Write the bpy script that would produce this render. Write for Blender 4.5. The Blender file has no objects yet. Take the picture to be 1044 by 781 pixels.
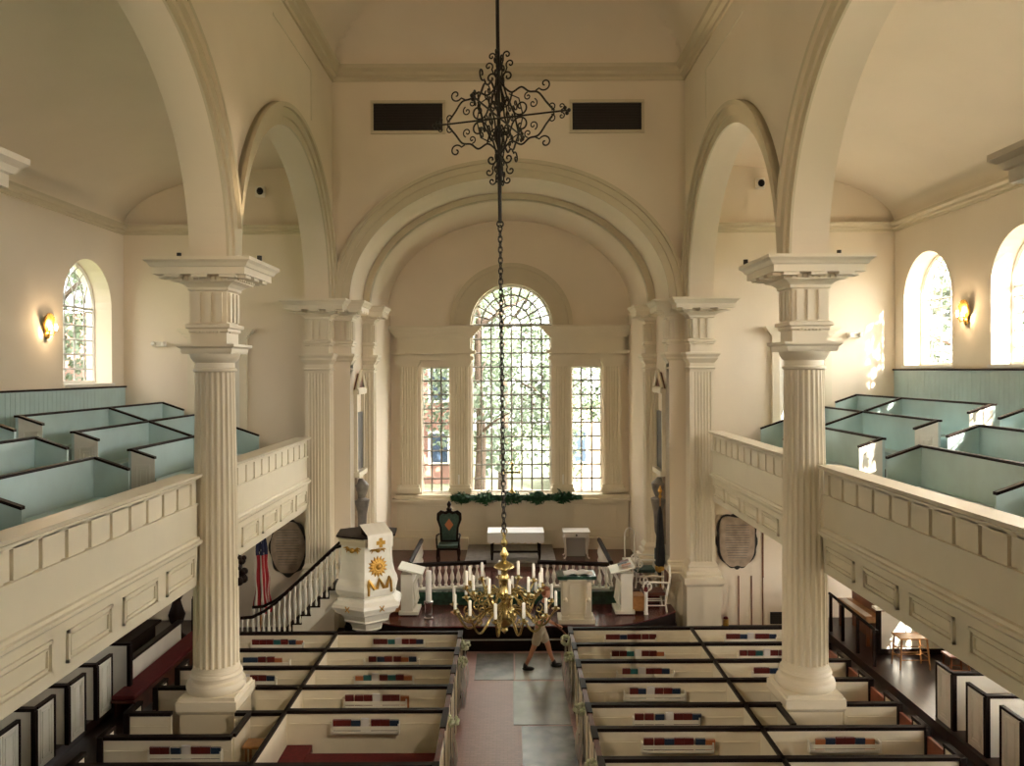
import bpy, bmesh, math, random
from mathutils import Vector, Matrix, geometry
random.seed(7)
S = bpy.context.scene
COL = S.collection
pi = math.pi; sin = math.sin; cos = math.cos; rad = math.radians
H = 6.42          # eye height above the church floor
F = 830.0         # focal length in pixels of the 1044 wide frame
# ---------------------------------------------------------------- camera
cam = bpy.data.objects.new('camera', bpy.data.cameras.new('camera')); COL.objects.link(cam)
cam.data.sensor_width = 36; cam.data.lens = F / 1044 * 36
cam.data.clip_start = .05; cam.data.clip_end = 400
cam.data.shift_x = 2.5 / 1044; cam.data.shift_y = -13.5 / 1044
cam.matrix_world = Matrix.Translation((0, 0, H)) @ Matrix.Rotation(pi/2, 4, 'X') @ Matrix.Rotation(rad(-0.25), 4, 'Z')
S.camera = cam
# ---------------------------------------------------------------- view, sky, sun
S.view_settings.view_transform = 'Standard'; S.view_settings.look = 'None'
S.view_settings.gamma = 1; S.view_settings.use_curve_mapping = False
S.view_settings.exposure = 1.58
S.cycles.max_bounces = 10; S.cycles.diffuse_bounces = 6; S.cycles.transparent_max_bounces = 16
S.cycles.glossy_bounces = 3; S.cycles.sample_clamp_indirect = 4; S.cycles.use_denoising = True
S.cycles.caustics_reflective = False; S.cycles.caustics_refractive = False
W = bpy.data.worlds.new('sky'); S.world = W; W.use_nodes = True
SUN_DIR = Vector((-.6, 1, -.63)).normalized()
def sky_nodes():     # hazy sky, brightest around the sun
    nt = W.node_tree; bg = nt.nodes['Background']; bg.inputs[1].default_value = 1
    g = nt.nodes.new('ShaderNodeTexCoord'); d = nt.nodes.new('ShaderNodeVectorMath'); d.operation = 'DOT_PRODUCT'
    nt.links.new(g.outputs['Generated'], d.inputs[0]); d.inputs[1].default_value = Vector((.9, -.2, .35)).normalized()
    mr = nt.nodes.new('ShaderNodeMapRange'); mr.inputs[1].default_value = -.6; mr.inputs[2].default_value = 1; mr.interpolation_type = 'SMOOTHSTEP'
    nt.links.new(d.outputs['Value'], mr.inputs[0])
    mx = nt.nodes.new('ShaderNodeMix'); mx.data_type = 'RGBA'; nt.links.new(mr.outputs[0], mx.inputs[0])
    mx.inputs[6].default_value = (1.05, 1.0, .95, 1); mx.inputs[7].default_value = (9.0, 8.6, 7.9, 1)
    nt.links.new(mx.outputs[2], bg.inputs[0])
sky_nodes()
sun = bpy.data.objects.new('sun', bpy.data.lights.new('sun', 'SUN')); COL.objects.link(sun)
sun.data.energy = 16; sun.data.angle = rad(.6); sun.data.color = (1, .9, .74)
sun.rotation_euler = SUN_DIR.to_track_quat('-Z', 'Y').to_euler()
def lamp(name, loc, power, color=(1, .78, .5), size=.1, kind='POINT', to=None, angle=90, blend=.6, sx=None, sy=None):
    L = bpy.data.lights.new(name, kind); L.energy = power; L.color = color
    if kind == 'AREA':
        L.shape = 'RECTANGLE'; L.size = sx; L.size_y = sy
    else: L.shadow_soft_size = size
    if kind == 'SPOT': L.spot_size = rad(angle); L.spot_blend = blend
    o = bpy.data.objects.new(name, L); COL.objects.link(o); o.location = loc
    if to is not None: o.rotation_euler = (Vector(to) - Vector(loc)).to_track_quat('-Z', 'Y').to_euler()
    return o
def Z(zr): return H + zr
def at(x, y, D): return Vector(((x - 519.5) * D / F, D, H + (377 - y) * D / F))

# ---------------------------------------------------------------- materials
def mat(name, color, rough=.5, metal=0, noise=0, nscale=3, bump=0, bscale=40, spec=.5, color2=None, coat=0):
    m = bpy.data.materials.new(name); m.use_nodes = True
    nt = m.node_tree; b = nt.nodes['Principled BSDF']
    b.inputs['Roughness'].default_value = rough; b.inputs['Metallic'].default_value = metal
    b.inputs['Specular IOR Level'].default_value = spec
    b.inputs['Coat Weight'].default_value = coat
    c2 = color2 or tuple(v * (1 - noise) for v in color)
    n = nt.nodes.new('ShaderNodeTexNoise'); n.inputs['Scale'].default_value = nscale; n.inputs['Detail'].default_value = 5
    tc = nt.nodes.new('ShaderNodeTexCoord'); nt.links.new(tc.outputs['Object'], n.inputs['Vector'])
    r = nt.nodes.new('ShaderNodeValToRGB'); r.color_ramp.elements[0].position = .35; r.color_ramp.elements[1].position = .65
    r.color_ramp.elements[0].color = (*c2, 1); r.color_ramp.elements[1].color = (*color, 1)
    nt.links.new(n.outputs['Fac'], r.inputs[0]); nt.links.new(r.outputs[0], b.inputs['Base Color'])
    if bump:
        n2 = nt.nodes.new('ShaderNodeTexNoise'); n2.inputs['Scale'].default_value = bscale
        nt.links.new(tc.outputs['Object'], n2.inputs['Vector'])
        bp = nt.nodes.new('ShaderNodeBump'); bp.inputs['Strength'].default_value = bump; bp.inputs['Distance'].default_value = .02
        nt.links.new(n2.outputs['Fac'], bp.inputs['Height']); nt.links.new(bp.outputs[0], b.inputs['Normal'])
    return m
M = {}
M['plaster'] = mat('cream plaster', (.79, .70, .57), .8, noise=.05, nscale=.6, bump=.08)
M['trim'] = mat('cream painted wood', (.74, .675, .53), .38, noise=.04, nscale=2)
M['cornice'] = mat('stone coloured cornice paint', (.60, .53, .385), .5, noise=.04, nscale=2)
M['column'] = mat('cream painted column', (.78, .705, .56), .4, noise=.04, nscale=2)
M['pew'] = mat('ivory pew paint', (.82, .75, .60), .35, noise=.06, nscale=4)
M['pewwhite'] = mat('white pew paint', (.82, .80, .72), .32, noise=.05, nscale=4)
M['teal'] = mat('pale teal paint', (.50, .655, .665), .3, noise=.07, nscale=3)
M['dark'] = mat('dark mahogany', (.014, .007, .005), .5, noise=.3, nscale=8, spec=.1)
M['darkcap'] = mat('varnished dark cap rail', (.012, .006, .005), .45, noise=.3, nscale=8, spec=.12)
M['wood'] = mat('brown polished wood', (.20, .065, .025), .3, noise=.4, nscale=6)
M['oak'] = mat('honey oak', (.45, .22, .08), .35, noise=.3, nscale=9)
M['sunlitdoor'] = mat('sunlit red door wood', (.30, .09, .05), .4, noise=.3, nscale=7)  # door wood again, redder and lighter, with sunlight painted into the colour
M['door'] = mat('red brown door wood', (.14, .04, .02), .35, noise=.35, nscale=7)
M['brass'] = mat('polished brass', (.48, .38, .17), .24, 1)
M['gold'] = mat('gilding', (.72, .42, .10), .35, .85, noise=.3, nscale=30)
M['iron'] = mat('black wrought iron', (.010, .008, .007), .45, .3)
M['candle'] = mat('white wax', (.85, .85, .82), .45)
M['red'] = mat('crimson cushion', (.13, .006, .008), .8, noise=.3, nscale=20, bump=.2)
M['redbook'] = mat('dark red cloth cover', (.13, .014, .012), .5, noise=.25, nscale=20)
M['bluebook'] = mat('dark blue cloth cover', (.014, .035, .075), .5, noise=.25, nscale=20)
M['greenbook'] = mat('teal cloth cover', (.02, .13, .13), .5)
M['orangebook'] = mat('tan cover', (.42, .14, .05), .5)
M['paper'] = mat('paper', (.72, .70, .70), .7)
M['white'] = mat('white linen', (.82, .84, .86), .8, bump=.2)
M['whitepaint'] = mat('white gloss paint', (.80, .77, .70), .3)
M['green'] = mat('green marble', (.03, .09, .06), .2, noise=.5, nscale=8)
M['greenfab'] = mat('green upholstery', (.045, .085, .065), .8, noise=.4, nscale=25)
M['stone'] = mat('weathered marble tablet', (.42, .33, .25), .5, noise=.3, nscale=6)
M['greystone'] = mat('grey marble', (.22, .20, .18), .35, noise=.4, nscale=6)
M['blackstone'] = mat('black slate', (.015, .013, .012), .4)
M['vent'] = mat('dark vent slats', (.012, .008, .006), .6)
M['marblefloor'] = mat('dark red marble', (.13, .035, .032), .2, noise=.5, nscale=5)
M['slabgrey'] = mat('grey marble slab', (.30, .30, .30), .25, nscale=2.5, color2=(.13, .14, .15))
M['slabpale'] = mat('pale marble slab', (.40, .40, .37), .25, nscale=2, color2=(.27, .27, .26))
M['leaf'] = mat('leaves', (.11, .16, .095), .5, nscale=4, color2=(.06, .09, .055))
M['garland'] = mat('evergreen needles', (.02, .10, .03), .6, nscale=20, color2=(.006, .04, .012))
M['bark'] = mat('bark', (.10, .07, .05), .9, noise=.4, nscale=10)
M['paving'] = mat('pale bounce gravel', (.42, .38, .30), .9, noise=.2)
M['grass'] = mat('lawn', (.17, .21, .12), .9, noise=.4, nscale=3)
M['skin'] = mat('skin', (.50, .24, .15), .5)
M['hair'] = mat('auburn hair', (.20, .06, .02), .6)
M['blackcloth'] = mat('black cotton', (.012, .012, .014), .9)
M['khaki'] = mat('khaki cotton', (.50, .44, .33), .9, noise=.15, nscale=12)
M['shoe'] = mat('black leather', (.010, .009, .009), .4)
M['silver'] = mat('silver metal', (.5, .5, .5), .25, 1)
M['flower'] = mat('pale green hydrangea', (.50, .58, .36), .8, nscale=30, color2=(.62, .62, .50), bump=.6, bscale=60)
M['muntin'] = mat('weathered leading', (.16, .14, .11), .6)
M['steel'] = mat('grey paint', (.45, .44, .42), .5)

def brick(name, c1, c2, cm, scale, bw=.5, rh=.25, ms=.02, rough=.6, use='Object', rot=None):
    m = bpy.data.materials.new(name); m.use_nodes = True; nt = m.node_tree; b = nt.nodes['Principled BSDF']
    t = nt.nodes.new('ShaderNodeTexBrick'); t.inputs['Color1'].default_value = (*c1, 1); t.inputs['Color2'].default_value = (*c2, 1)
    t.inputs['Mortar'].default_value = (*cm, 1); t.inputs['Scale'].default_value = scale; t.inputs['Brick Width'].default_value = bw
    t.inputs['Row Height'].default_value = rh; t.inputs['Mortar Size'].default_value = ms
    tc = nt.nodes.new('ShaderNodeTexCoord'); mp = nt.nodes.new('ShaderNodeMapping')
    if rot: mp.inputs['Rotation'].default_value = rot
    nt.links.new(tc.outputs[use], mp.inputs[0]); nt.links.new(mp.outputs[0], t.inputs['Vector'])
    nt.links.new(t.outputs['Color'], b.inputs['Base Color']); b.inputs['Roughness'].default_value = rough
    return m
M['brickfloor'] = brick('worn pink brick paving', (.46, .27, .25), (.40, .235, .22), (.33, .21, .19), 4, rough=.35)
M['darkfloor'] = brick('dark plank floor', (.030, .014, .010), (.022, .010, .008), (.008, .004, .003), 1, 2.0, .14, .01, .3, rot=(0, 0, pi/2))
M['brickwall'] = brick('brick facade', (.20, .09, .065), (.16, .07, .05), (.20, .17, .15), 4, rot=(pi/2, 0, 0), rough=.9)

def glass_mat(tr=.94):
    m = bpy.data.materials.new('clear window glass'); m.use_nodes = True; nt = m.node_tree; nt.nodes.clear()
    o = nt.nodes.new('ShaderNodeOutputMaterial'); mx = nt.nodes.new('ShaderNodeMixShader')
    t = nt.nodes.new('ShaderNodeBsdfTransparent'); g = nt.nodes.new('ShaderNodeBsdfGlossy'); g.inputs['Roughness'].default_value = .05
    mx.inputs[0].default_value = 1 - tr
    nt.links.new(t.outputs[0], mx.inputs[1]); nt.links.new(g.outputs[0], mx.inputs[2]); nt.links.new(mx.outputs[0], o.inputs[0])
    return m
M['glass'] = glass_mat()
def emit(name, c, s):
    m = bpy.data.materials.new(name); m.use_nodes = True; nt = m.node_tree; b = nt.nodes['Principled BSDF']
    b.inputs['Emission Color'].default_value = (*c, 1); b.inputs['Emission Strength'].default_value = s; b.inputs['Base Color'].default_value = (*c, 1)
    return m
M['bulb'] = emit('lit candle bulb', (1, .72, .38), 30)
def tulle():
    m = bpy.data.materials.new('white tulle'); m.use_nodes = True; nt = m.node_tree; b = nt.nodes['Principled BSDF']
    b.inputs['Base Color'].default_value = (.62, .60, .58, 1); b.inputs['Roughness'].default_value = .9; b.inputs['Alpha'].default_value = .85
    return m
M['tulle'] = tulle()
def flagmat():
    m = bpy.data.materials.new('striped flag cloth'); m.use_nodes = True; nt = m.node_tree; b = nt.nodes['Principled BSDF']
    b.inputs['Roughness'].default_value = .8
    uv = nt.nodes.new('ShaderNodeUVMap'); uv.uv_map = 'UVMap'
    sp = nt.nodes.new('ShaderNodeSeparateXYZ'); nt.links.new(uv.outputs[0], sp.inputs[0])
    def mth(op, a, b2=None):
        n = nt.nodes.new('ShaderNodeMath'); n.operation = op
        for i, v in enumerate((a, b2)):
            if v is None: continue
            if isinstance(v, (int, float)): n.inputs[i].default_value = v
            else: nt.links.new(v, n.inputs[i])
        return n.outputs[0]
    st = mth('GREATER_THAN', mth('FRACT', mth('MULTIPLY', sp.outputs[0], 3.2)), .5)
    mix = nt.nodes.new('ShaderNodeMix'); mix.data_type = 'RGBA'; nt.links.new(st, mix.inputs[0])
    mix.inputs[6].default_value = (.32, .012, .02, 1); mix.inputs[7].default_value = (.6, .57, .52, 1)
    vo = nt.nodes.new('ShaderNodeTexVoronoi'); vo.inputs['Scale'].default_value = 14; nt.links.new(uv.outputs[0], vo.inputs['Vector'])
    star = mth('LESS_THAN', vo.outputs['Distance'], .2)
    mx2 = nt.nodes.new('ShaderNodeMix'); mx2.data_type = 'RGBA'; nt.links.new(star, mx2.inputs[0])
    mx2.inputs[6].default_value = (.01, .014, .05, 1); mx2.inputs[7].default_value = (.6, .57, .52, 1)
    cant = mth('GREATER_THAN', sp.outputs[1], .62)
    mx3 = nt.nodes.new('ShaderNodeMix'); mx3.data_type = 'RGBA'; nt.links.new(cant, mx3.inputs[0])
    nt.links.new(mix.outputs[2], mx3.inputs[6]); nt.links.new(mx2.outputs[2], mx3.inputs[7])
    nt.links.new(mx3.outputs[2], b.inputs['Base Color'])
    return m
M['flag'] = flagmat()

# ---------------------------------------------------------------- mesh helpers
class MB:
    def __init__(s): s.v = []; s.f = []; s.mi = []; s.cur = 0
    def add(s, vs, fs):
        n = len(s.v); s.v += [tuple(v) for v in vs]
        for f in fs: s.f.append([n + i for i in f]); s.mi.append(s.cur)
        return s
    def box(s, a, b):
        x0, x1 = sorted((a[0], b[0])); y0, y1 = sorted((a[1], b[1])); z0, z1 = sorted((a[2], b[2]))
        return s.add([(x0,y0,z0),(x1,y0,z0),(x1,y1,z0),(x0,y1,z0),(x0,y0,z1),(x1,y0,z1),(x1,y1,z1),(x0,y1,z1)],
                     [(0,3,2,1),(4,5,6,7),(0,1,5,4),(1,2,6,5),(2,3,7,6),(3,0,4,7)])
    def cbox(s, c, d): return s.box((c[0]-d[0]/2, c[1]-d[1]/2, c[2]-d[2]/2), (c[0]+d[0]/2, c[1]+d[1]/2, c[2]+d[2]/2))
    def hexa(s, p):   # eight corners, bottom ring then top ring
        return s.add(p, [(0,3,2,1),(4,5,6,7),(0,1,5,4),(1,2,6,5),(2,3,7,6),(3,0,4,7)])
    def lathe(s, prof, c=(0,0,0), n=24, rf=None, a0=0):
        vs = []; fs = []
        for r, z in prof:
            for k in range(n):
                a = a0 + 2*pi*k/n; q = r * (rf(a, z) if rf else 1)
                vs.append((c[0]+q*cos(a), c[1]+q*sin(a), c[2]+z))
        for i in range(len(prof)-1):
            for k in range(n):
                fs.append((i*n+k, i*n+(k+1)%n, (i+1)*n+(k+1)%n, (i+1)*n+k))
        fs.append(tuple(range(n))[::-1]); fs.append(tuple((len(prof)-1)*n+k for k in range(n)))
        return s.add(vs, fs)
    def stack(s, prof, c=(0,0), rect=None):   # square rings (half, z)
        vs = []; fs = []
        for h, z in prof:
            for sx, sy in ((-1,-1),(1,-1),(1,1),(-1,1)):
                vs.append((c[0]+sx*h, c[1]+sy*h, z))
        for i in range(len(prof)-1):
            for k in range(4): fs.append((i*4+k, i*4+(k+1)%4, (i+1)*4+(k+1)%4, (i+1)*4+k))
        fs.append((3,2,1,0)); fs.append(tuple((len(prof)-1)*4+k for k in range(4)))
        return s.add(vs, fs)
    def prism(s, poly, t0, t1, mp):   # poly in (u,v), extruded along t
        n = len(poly)
        vs = [mp(u, v, t0) for u, v in poly] + [mp(u, v, t1) for u, v in poly]
        fs = [(k, (k+1)%n, n+(k+1)%n, n+k) for k in range(n)]
        tr = geometry.tessellate_polygon([[Vector((u, v, 0)) for u, v in poly]])
        fs += [tuple(t) for t in tr] + [tuple(n+i for i in t) for t in tr]
        return s.add(vs, fs)
    def plate(s, loops, t0, t1, mp):
        pts = [p for l in loops for p in l]; n = len(pts)
        tr = geometry.tessellate_polygon([[Vector((u, v, 0)) for u, v in l] for l in loops])
        vs = [mp(u, v, t0) for u, v in pts] + [mp(u, v, t1) for u, v in pts]
        fs = [tuple(t) for t in tr] + [tuple(n+i for i in t) for t in tr]
        o = 0
        for l in loops:
            m = len(l)
            for k in range(m): fs.append((o+k, o+(k+1)%m, n+o+(k+1)%m, n+o+k))
            o += m
        return s.add(vs, fs)
    def tube(s, pts, r, n=6, closed=False):
        pts = [Vector(p) for p in pts]; m = len(pts)
        if m < 2: return s
        rs = r if isinstance(r, (list, tuple)) else [r]*m
        vs = []; fs = []; up = None
        for i, p in enumerate(pts):
            if closed: t = pts[(i+1)%m] - pts[i-1]
            else: t = pts[min(i+1, m-1)] - pts[max(i-1, 0)]
            if t.length < 1e-9: t = Vector((0,0,1))
            t.normalize()
            if up is None:
                up = Vector((0,0,1)) if abs(t.z) < .9 else Vector((1,0,0))
            a = up - t*up.dot(t)
            if a.length < 1e-6: a = t.orthogonal()
            a.normalize(); b = t.cross(a); up = a
            for k in range(n):
                an = 2*pi*k/n; vs.append(p + (a*cos(an) + b*sin(an))*rs[i])
        for i in range(m if closed else m-1):
            j = (i+1) % m
            for k in range(n): fs.append((i*n+k, i*n+(k+1)%n, j*n+(k+1)%n, j*n+k))
        if not closed: fs.append(tuple(range(n))[::-1]); fs.append(tuple((m-1)*n+k for k in range(n)))
        return s.add(vs, fs)
    def ball(s, c, r, n=10, m=7, sc=(1,1,1)):
        prof = [(max(r*sin(pi*i/m), 1e-4), -r*cos(pi*i/m)) for i in range(m+1)]
        n0 = len(s.v); s.lathe(prof, (0,0,0), n)
        for i in range(n0, len(s.v)):
            v = s.v[i]; s.v[i] = (c[0]+v[0]*sc[0], c[1]+v[1]*sc[1], c[2]+v[2]*sc[2])
        return s
    def build(s, name, m, parent=None, smooth=None, bevel=0, loc=None):
        me = bpy.data.meshes.new(name); me.from_pydata(s.v, [], s.f)
        ms = m if isinstance(m, (list, tuple)) else [m]
        for x in ms: me.materials.append(x if not isinstance(x, str) else M[x])
        if len(ms) > 1: me.polygons.foreach_set('material_index', s.mi)
        bm = bmesh.new(); bm.from_mesh(me); bmesh.ops.recalc_face_normals(bm, faces=bm.faces); bm.to_mesh(me); bm.free()
        if smooth: me.shade_smooth(); me.set_sharp_from_angle(angle=rad(smooth))
        o = bpy.data.objects.new(name, me); COL.objects.link(o)
        if loc is not None:
            me.transform(Matrix.Translation(-Vector(loc))); o.location = loc
        if parent is not None:
            o.parent = parent
            if loc is None: o.matrix_parent_inverse = Matrix.Translation(-parent.location) if parent.rotation_euler[2] == 0 else parent.matrix_basis.inverted()
            else: o.matrix_parent_inverse = parent.matrix_basis.inverted()
        if bevel:
            bv = o.modifiers.new('bevel', 'BEVEL'); bv.width = bevel; bv.segments = 2; bv.limit_method = 'ANGLE'
        return o
    def xf(s, mtx):
        s.v = [tuple(mtx @ Vector(v)) for v in s.v]; return s
def tag(o, label, cat, group=None, kind=None):
    o['label'] = label; o['category'] = cat
    if group: o['group'] = group
    if kind: o['kind'] = kind
    return o
def struct(o): o['kind'] = 'structure'; return o
def empty(name, loc=(0,0,0)):
    o = bpy.data.objects.new(name, None); COL.objects.link(o); o.location = loc; o.empty_display_size = .1; return o
def thing(name, label, cat, loc=(0,0,0), group=None): return tag(empty(name, loc), label, cat, group)
def arc(cx, cz, a, b, t0, t1, n=32): return [(cx + a*cos(t0+(t1-t0)*i/n), cz + b*sin(t0+(t1-t0)*i/n)) for i in range(n+1)]
mYZ = lambda u, v, t: (t, u, v)      # u along depth, v up, thickness along x
mXZ = lambda u, v, t: (u, t, v)
SIDE = {-1: 'left', 1: 'right'}
# ================================================================ STRUCTURE
XW = 9.66; YE = 20.4; YB = -3.2; XA0, XA1 = 4.42, 5.0; SPR = Z(1.73); TOP = 16.2
# floor
fl = struct(MB().box((-XW-.6, YB-.4, -.3), (XW+.6, 26.2, 0)).build('floor', 'darkfloor'))
fl0 = MB().box((-1.0, YB, .0), (1.2, 18.7, .012)).build('brick_paving', 'brickfloor', fl)
for nm, x0, x1, y0, y1, m in (('stone_slab', 482, 522.5, 694, 667, 'slabgrey'), ('stone_slab', 524, 575, 694, 667, 'slabpale'),
                              ('stone_slab', 522, 581, 740, 695.5, 'slabpale'), ('stone_slab', 532, 592, 800, 741.5, 'slabgrey')):
    D0 = H*F/(y0-377); D1 = H*F/(y1-377)
    Xa = (x0-519.5)*D0/F; Xb = min((x1-519.5)*D0/F, 1.19)
    MB().box((Xa, D0, .012), (Xb, D1, .02)).build(nm, m, fl)
# raised floors of the side aisles
for s in (-1, 1):
    MB().box((s*7.5, YB, 0), (s*XW, YE, .18)).build('side_platform', 'darkfloor', fl)
# outer walls with arched windows above and below the gallery
WIN = {-1: [18.7, 14.1, 9.5, 4.9, .3], 1: [18.85, 15.25, 11.9, 8.7, 5.2, 1.7]}
def arch_loop(c, hw, z0, zs, n=20, rise=None):
    return [(c-hw, z0), (c+hw, z0)] + arc(c, zs, hw, rise or hw, 0, pi, n)
for s in (-1, 1):
    loops = [[(YB-.4, 0), (YE+.5, 0), (YE+.5, TOP), (YB-.4, TOP)]]
    sill = Z(-.28) if s < 0 else Z(.06)
    zs = Z(1.5) if s < 0 else Z(1.62)
    for c in WIN[s]:
        loops.append(arch_loop(c, 1.08, sill, zs)); loops.append(arch_loop(c, .95, 1.25, 2.45, rise=.35))
    struct(MB().plate(loops, s*XW, s*(XW+.62), mYZ).build('wall_' + SIDE[s], 'plaster'))
# east end wall with the chancel arch
half = 4.0
ch = [(-XW-.6, 0), (-half, 0)] + arc(0, SPR, half, 3.09, pi, 0, 48) + [(half, 0), (XW+.6, 0), (XW+.6, TOP), (-XW-.6, TOP)]
struct(MB().plate([ch], YE, YE+.5, mXZ).build('wall_east', 'plaster'))
struct(MB().box((-XW-.6, YB-.4, 0), (XW+.6, YB, TOP)).build('wall_west', 'plaster'))
# arcade walls above the columns
ARCH = [(9.43-7.2, 3.3), (9.43, 3.3), (16.63, 3.3)]
for s in (-1, 1):
    lp = [(YB, TOP), (YB, SPR)]
    for c, R in ARCH: lp += arc(c, SPR, R, 3.15, pi, 0, 48)
    lp += [(YE, SPR), (YE, TOP)]
    w = struct(MB().plate([lp], s*XA0, s*XA1, mYZ).build('wall_arcade_' + SIDE[s], 'plaster'))
    for c, R in ARCH:     # archivolts
        b = MB()
        for t, q0, q1 in ((.04, 0, .42), (.085, .16, .42), (.15, .33, .42)):
            zc = SPR; R1 = R + q1; cut = c + (YE - c)
            outer = arc(c, SPR, R+q1, 3.15+q1, pi, 0, 60); inner = arc(c, SPR, R+q0, 3.15+q0, pi, 0, 60)
            cl = lambda y: max(c-3.6, min(c+3.6, y))
            n = len(outer)
            vs = [(s*XA0, cl(u), v) for u, v in inner] + [(s*XA0, cl(u), v) for u, v in outer]
            vs += [(s*(XA0-t), cl(u), v) for u, v in inner] + [(s*(XA0-t), cl(u), v) for u, v in outer]
            fs = []
            for k in range(n-1):
                if max(abs(inner[k][0]-c), abs(inner[k+1][0]-c)) > 3.6: continue
                fs += [(2*n+k, 2*n+k+1, 3*n+k+1, 3*n+k), (k, k+1, 2*n+k+1, 2*n+k), (n+k, n+k+1, 3*n+k+1, 3*n+k)]
            b.add(vs, fs)
        b.build('archivolt', 'cornice', w, smooth=30)
    # shallow sunk panel outlines on the spandrel
    MB().box((s*(XA0-.012), 18.2, Z(5.6)), (s*XA0, 18.24, Z(6.7))).box((s*(XA0-.012), 15.3, Z(6.7)), (s*XA0, 18.24, Z(6.74))).build('panel_bead', 'trim', w)
# roof over everything
struct(MB().box((-XW-.6, YB-.4, TOP), (XW+.6, YE+.5, TOP+.2)).build('ceiling_roof', 'plaster'))
# nave ceiling: coved, hipped at the east end
def cove(d, a=4.42, b=1.65):
    d = min(d, a); return b*math.sqrt(max(0, 1-((a-d)/a)**2))
b = MB(); nx = 36; xs = [-4.42*cos(pi*i/nx) for i in range(nx+1)]
ys = [YE - 4.42*(1-cos(pi/2*i/16)) for i in range(17)] + [10, 4, YB]
vs = [(x, y, Z(7.58) + min(cove(4.42-abs(x)), cove(YE-y) if YE-y < 4.42 else 9)) for y in ys for x in xs]
fs = [(j*(nx+1)+i, j*(nx+1)+i+1, (j+1)*(nx+1)+i+1, (j+1)*(nx+1)+i) for j in range(len(ys)-1) for i in range(nx)]
b.add(vs, fs); struct(b.build('ceiling', 'plaster', smooth=20))
# aisle ceilings
for s in (-1, 1):
    lp = [(s*(5.0 + 4.66*cos(t)), Z(3.6) + 1.5*sin(t)) for t in [pi/2*i/24 for i in range(25)]]
    lp = [(s*(XW+.1), TOP), (s*(XW+.1), Z(3.6))] + lp + [(s*5.0, TOP)]
    struct(MB().prism(lp, YB, YE, mXZ).build('ceiling_aisle_' + SIDE[s], 'plaster', smooth=20))
# cornices
CP = [(0, 0), (.05, 0), (.06, .08), (.14, .12), (.15, .2), (.24, .27), (.26, .36), (0, .36)]
for k, s in enumerate((-1, 1)):
    struct(MB().prism([(s*(XA0-u), Z(7.23)+v) for u, v in CP], YB, YE, mXZ).build('trim_%d' % (1+k), 'cornice'))
    struct(MB().prism([(s*(XW-u*.75), Z(3.41)+v*.62) for u, v in CP], YB, YE, mXZ).build('trim_%d' % (3+k), 'cornice'))
    struct(MB().prism([(YE-u*.75, Z(3.41)+v*.62) for u, v in CP], s*5.0, s*XW, mYZ).build('trim_%d' % (5+k), 'cornice'))
struct(MB().prism([(YE-u, Z(7.23)+v) for u, v in CP], -XA0, XA0, mYZ).build('trim_7', 'cornice'))
# chancel arch band on the end wall
def eband(b, a0, r0, a1, r1, y0, y1, n=60, zc=SPR):
    i = arc(0, zc, a0, r0, pi, 0, n); o = arc(0, zc, a1, r1, pi, 0, n); m = n+1
    vs = [(u, y1, v) for u, v in i] + [(u, y1, v) for u, v in o] + [(u, y0, v) for u, v in i] + [(u, y0, v) for u, v in o]
    fs = []
    for k in range(n): fs += [(2*m+k, 2*m+k+1, 3*m+k+1, 3*m+k), (k, k+1, 2*m+k+1, 2*m+k), (m+k, m+k+1, 3*m+k+1, 3*m+k)]
    b.add(vs, fs)
b = MB(); eband(b, 4.0, 3.09, 4.41, 3.53, YE-.05, YE); eband(b, 4.18, 3.28, 4.41, 3.53, YE-.10, YE); eband(b, 4.33, 3.44, 4.41, 3.53, YE-.17, YE)
struct(b.build('trim_8', 'cornice', smooth=30))
# chancel shell
YC = 25.5; YR = 22.2; HC = 3.72
for s in (-1, 1):
    b = MB().box((s*4.0, YE+.5, 0), (s*4.5, YR, SPR)).box((s*HC, YR, 0), (s*4.5, YC+.4, SPR))
    struct(b.build('wall_chancel_' + SIDE[s], 'plaster'))
b = MB()
b.plate([[(-4.6, SPR)] + arc(0, SPR, 4.0, 3.09, pi, 0, 48) + [(4.6, SPR), (4.6, SPR+3.6), (-4.6, SPR+3.6)]], YE+.5, YR, mXZ)
b.plate([[(-4.6, SPR)] + arc(0, SPR, 3.82, 2.94, pi, 0, 48) + [(4.6, SPR), (4.6, SPR+3.6), (-4.6, SPR+3.6)]], YR, YC+.4, mXZ)
struct(b.build('ceiling_chancel', 'plaster', smooth=25))
b = MB(); eband(b, 3.80, 2.92, 3.99, 3.08, YR-.03, YR+.2); eband(b, 3.80, 2.92, 3.86, 2.97, YR-.08, YR+.2)
struct(b.build('trim_9', 'cornice', smooth=30))
# chancel east wall with the three part window
cx = .06; WS = Z(-3.87); WSP = Z(1.41)
lps = [[(-HC-.1, 0), (HC+.1, 0), (HC+.1, SPR+3.2), (-HC-.1, SPR+3.2)], arch_loop(cx, 1.27, WS, WSP, 28)]
SWX = [(429.5, 459), (582.5, 614)]
for x0, x1 in SWX: a, c = (x0-519.5)*YC/F, (x1-519.5)*YC/F; lps.append([(a, WS), (c, WS), (c, Z(.1)), (a, Z(.1))])
struct(MB().plate(lps, YC, YC+.4, mXZ).build('wall_chancel_east', 'plaster'))

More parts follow.
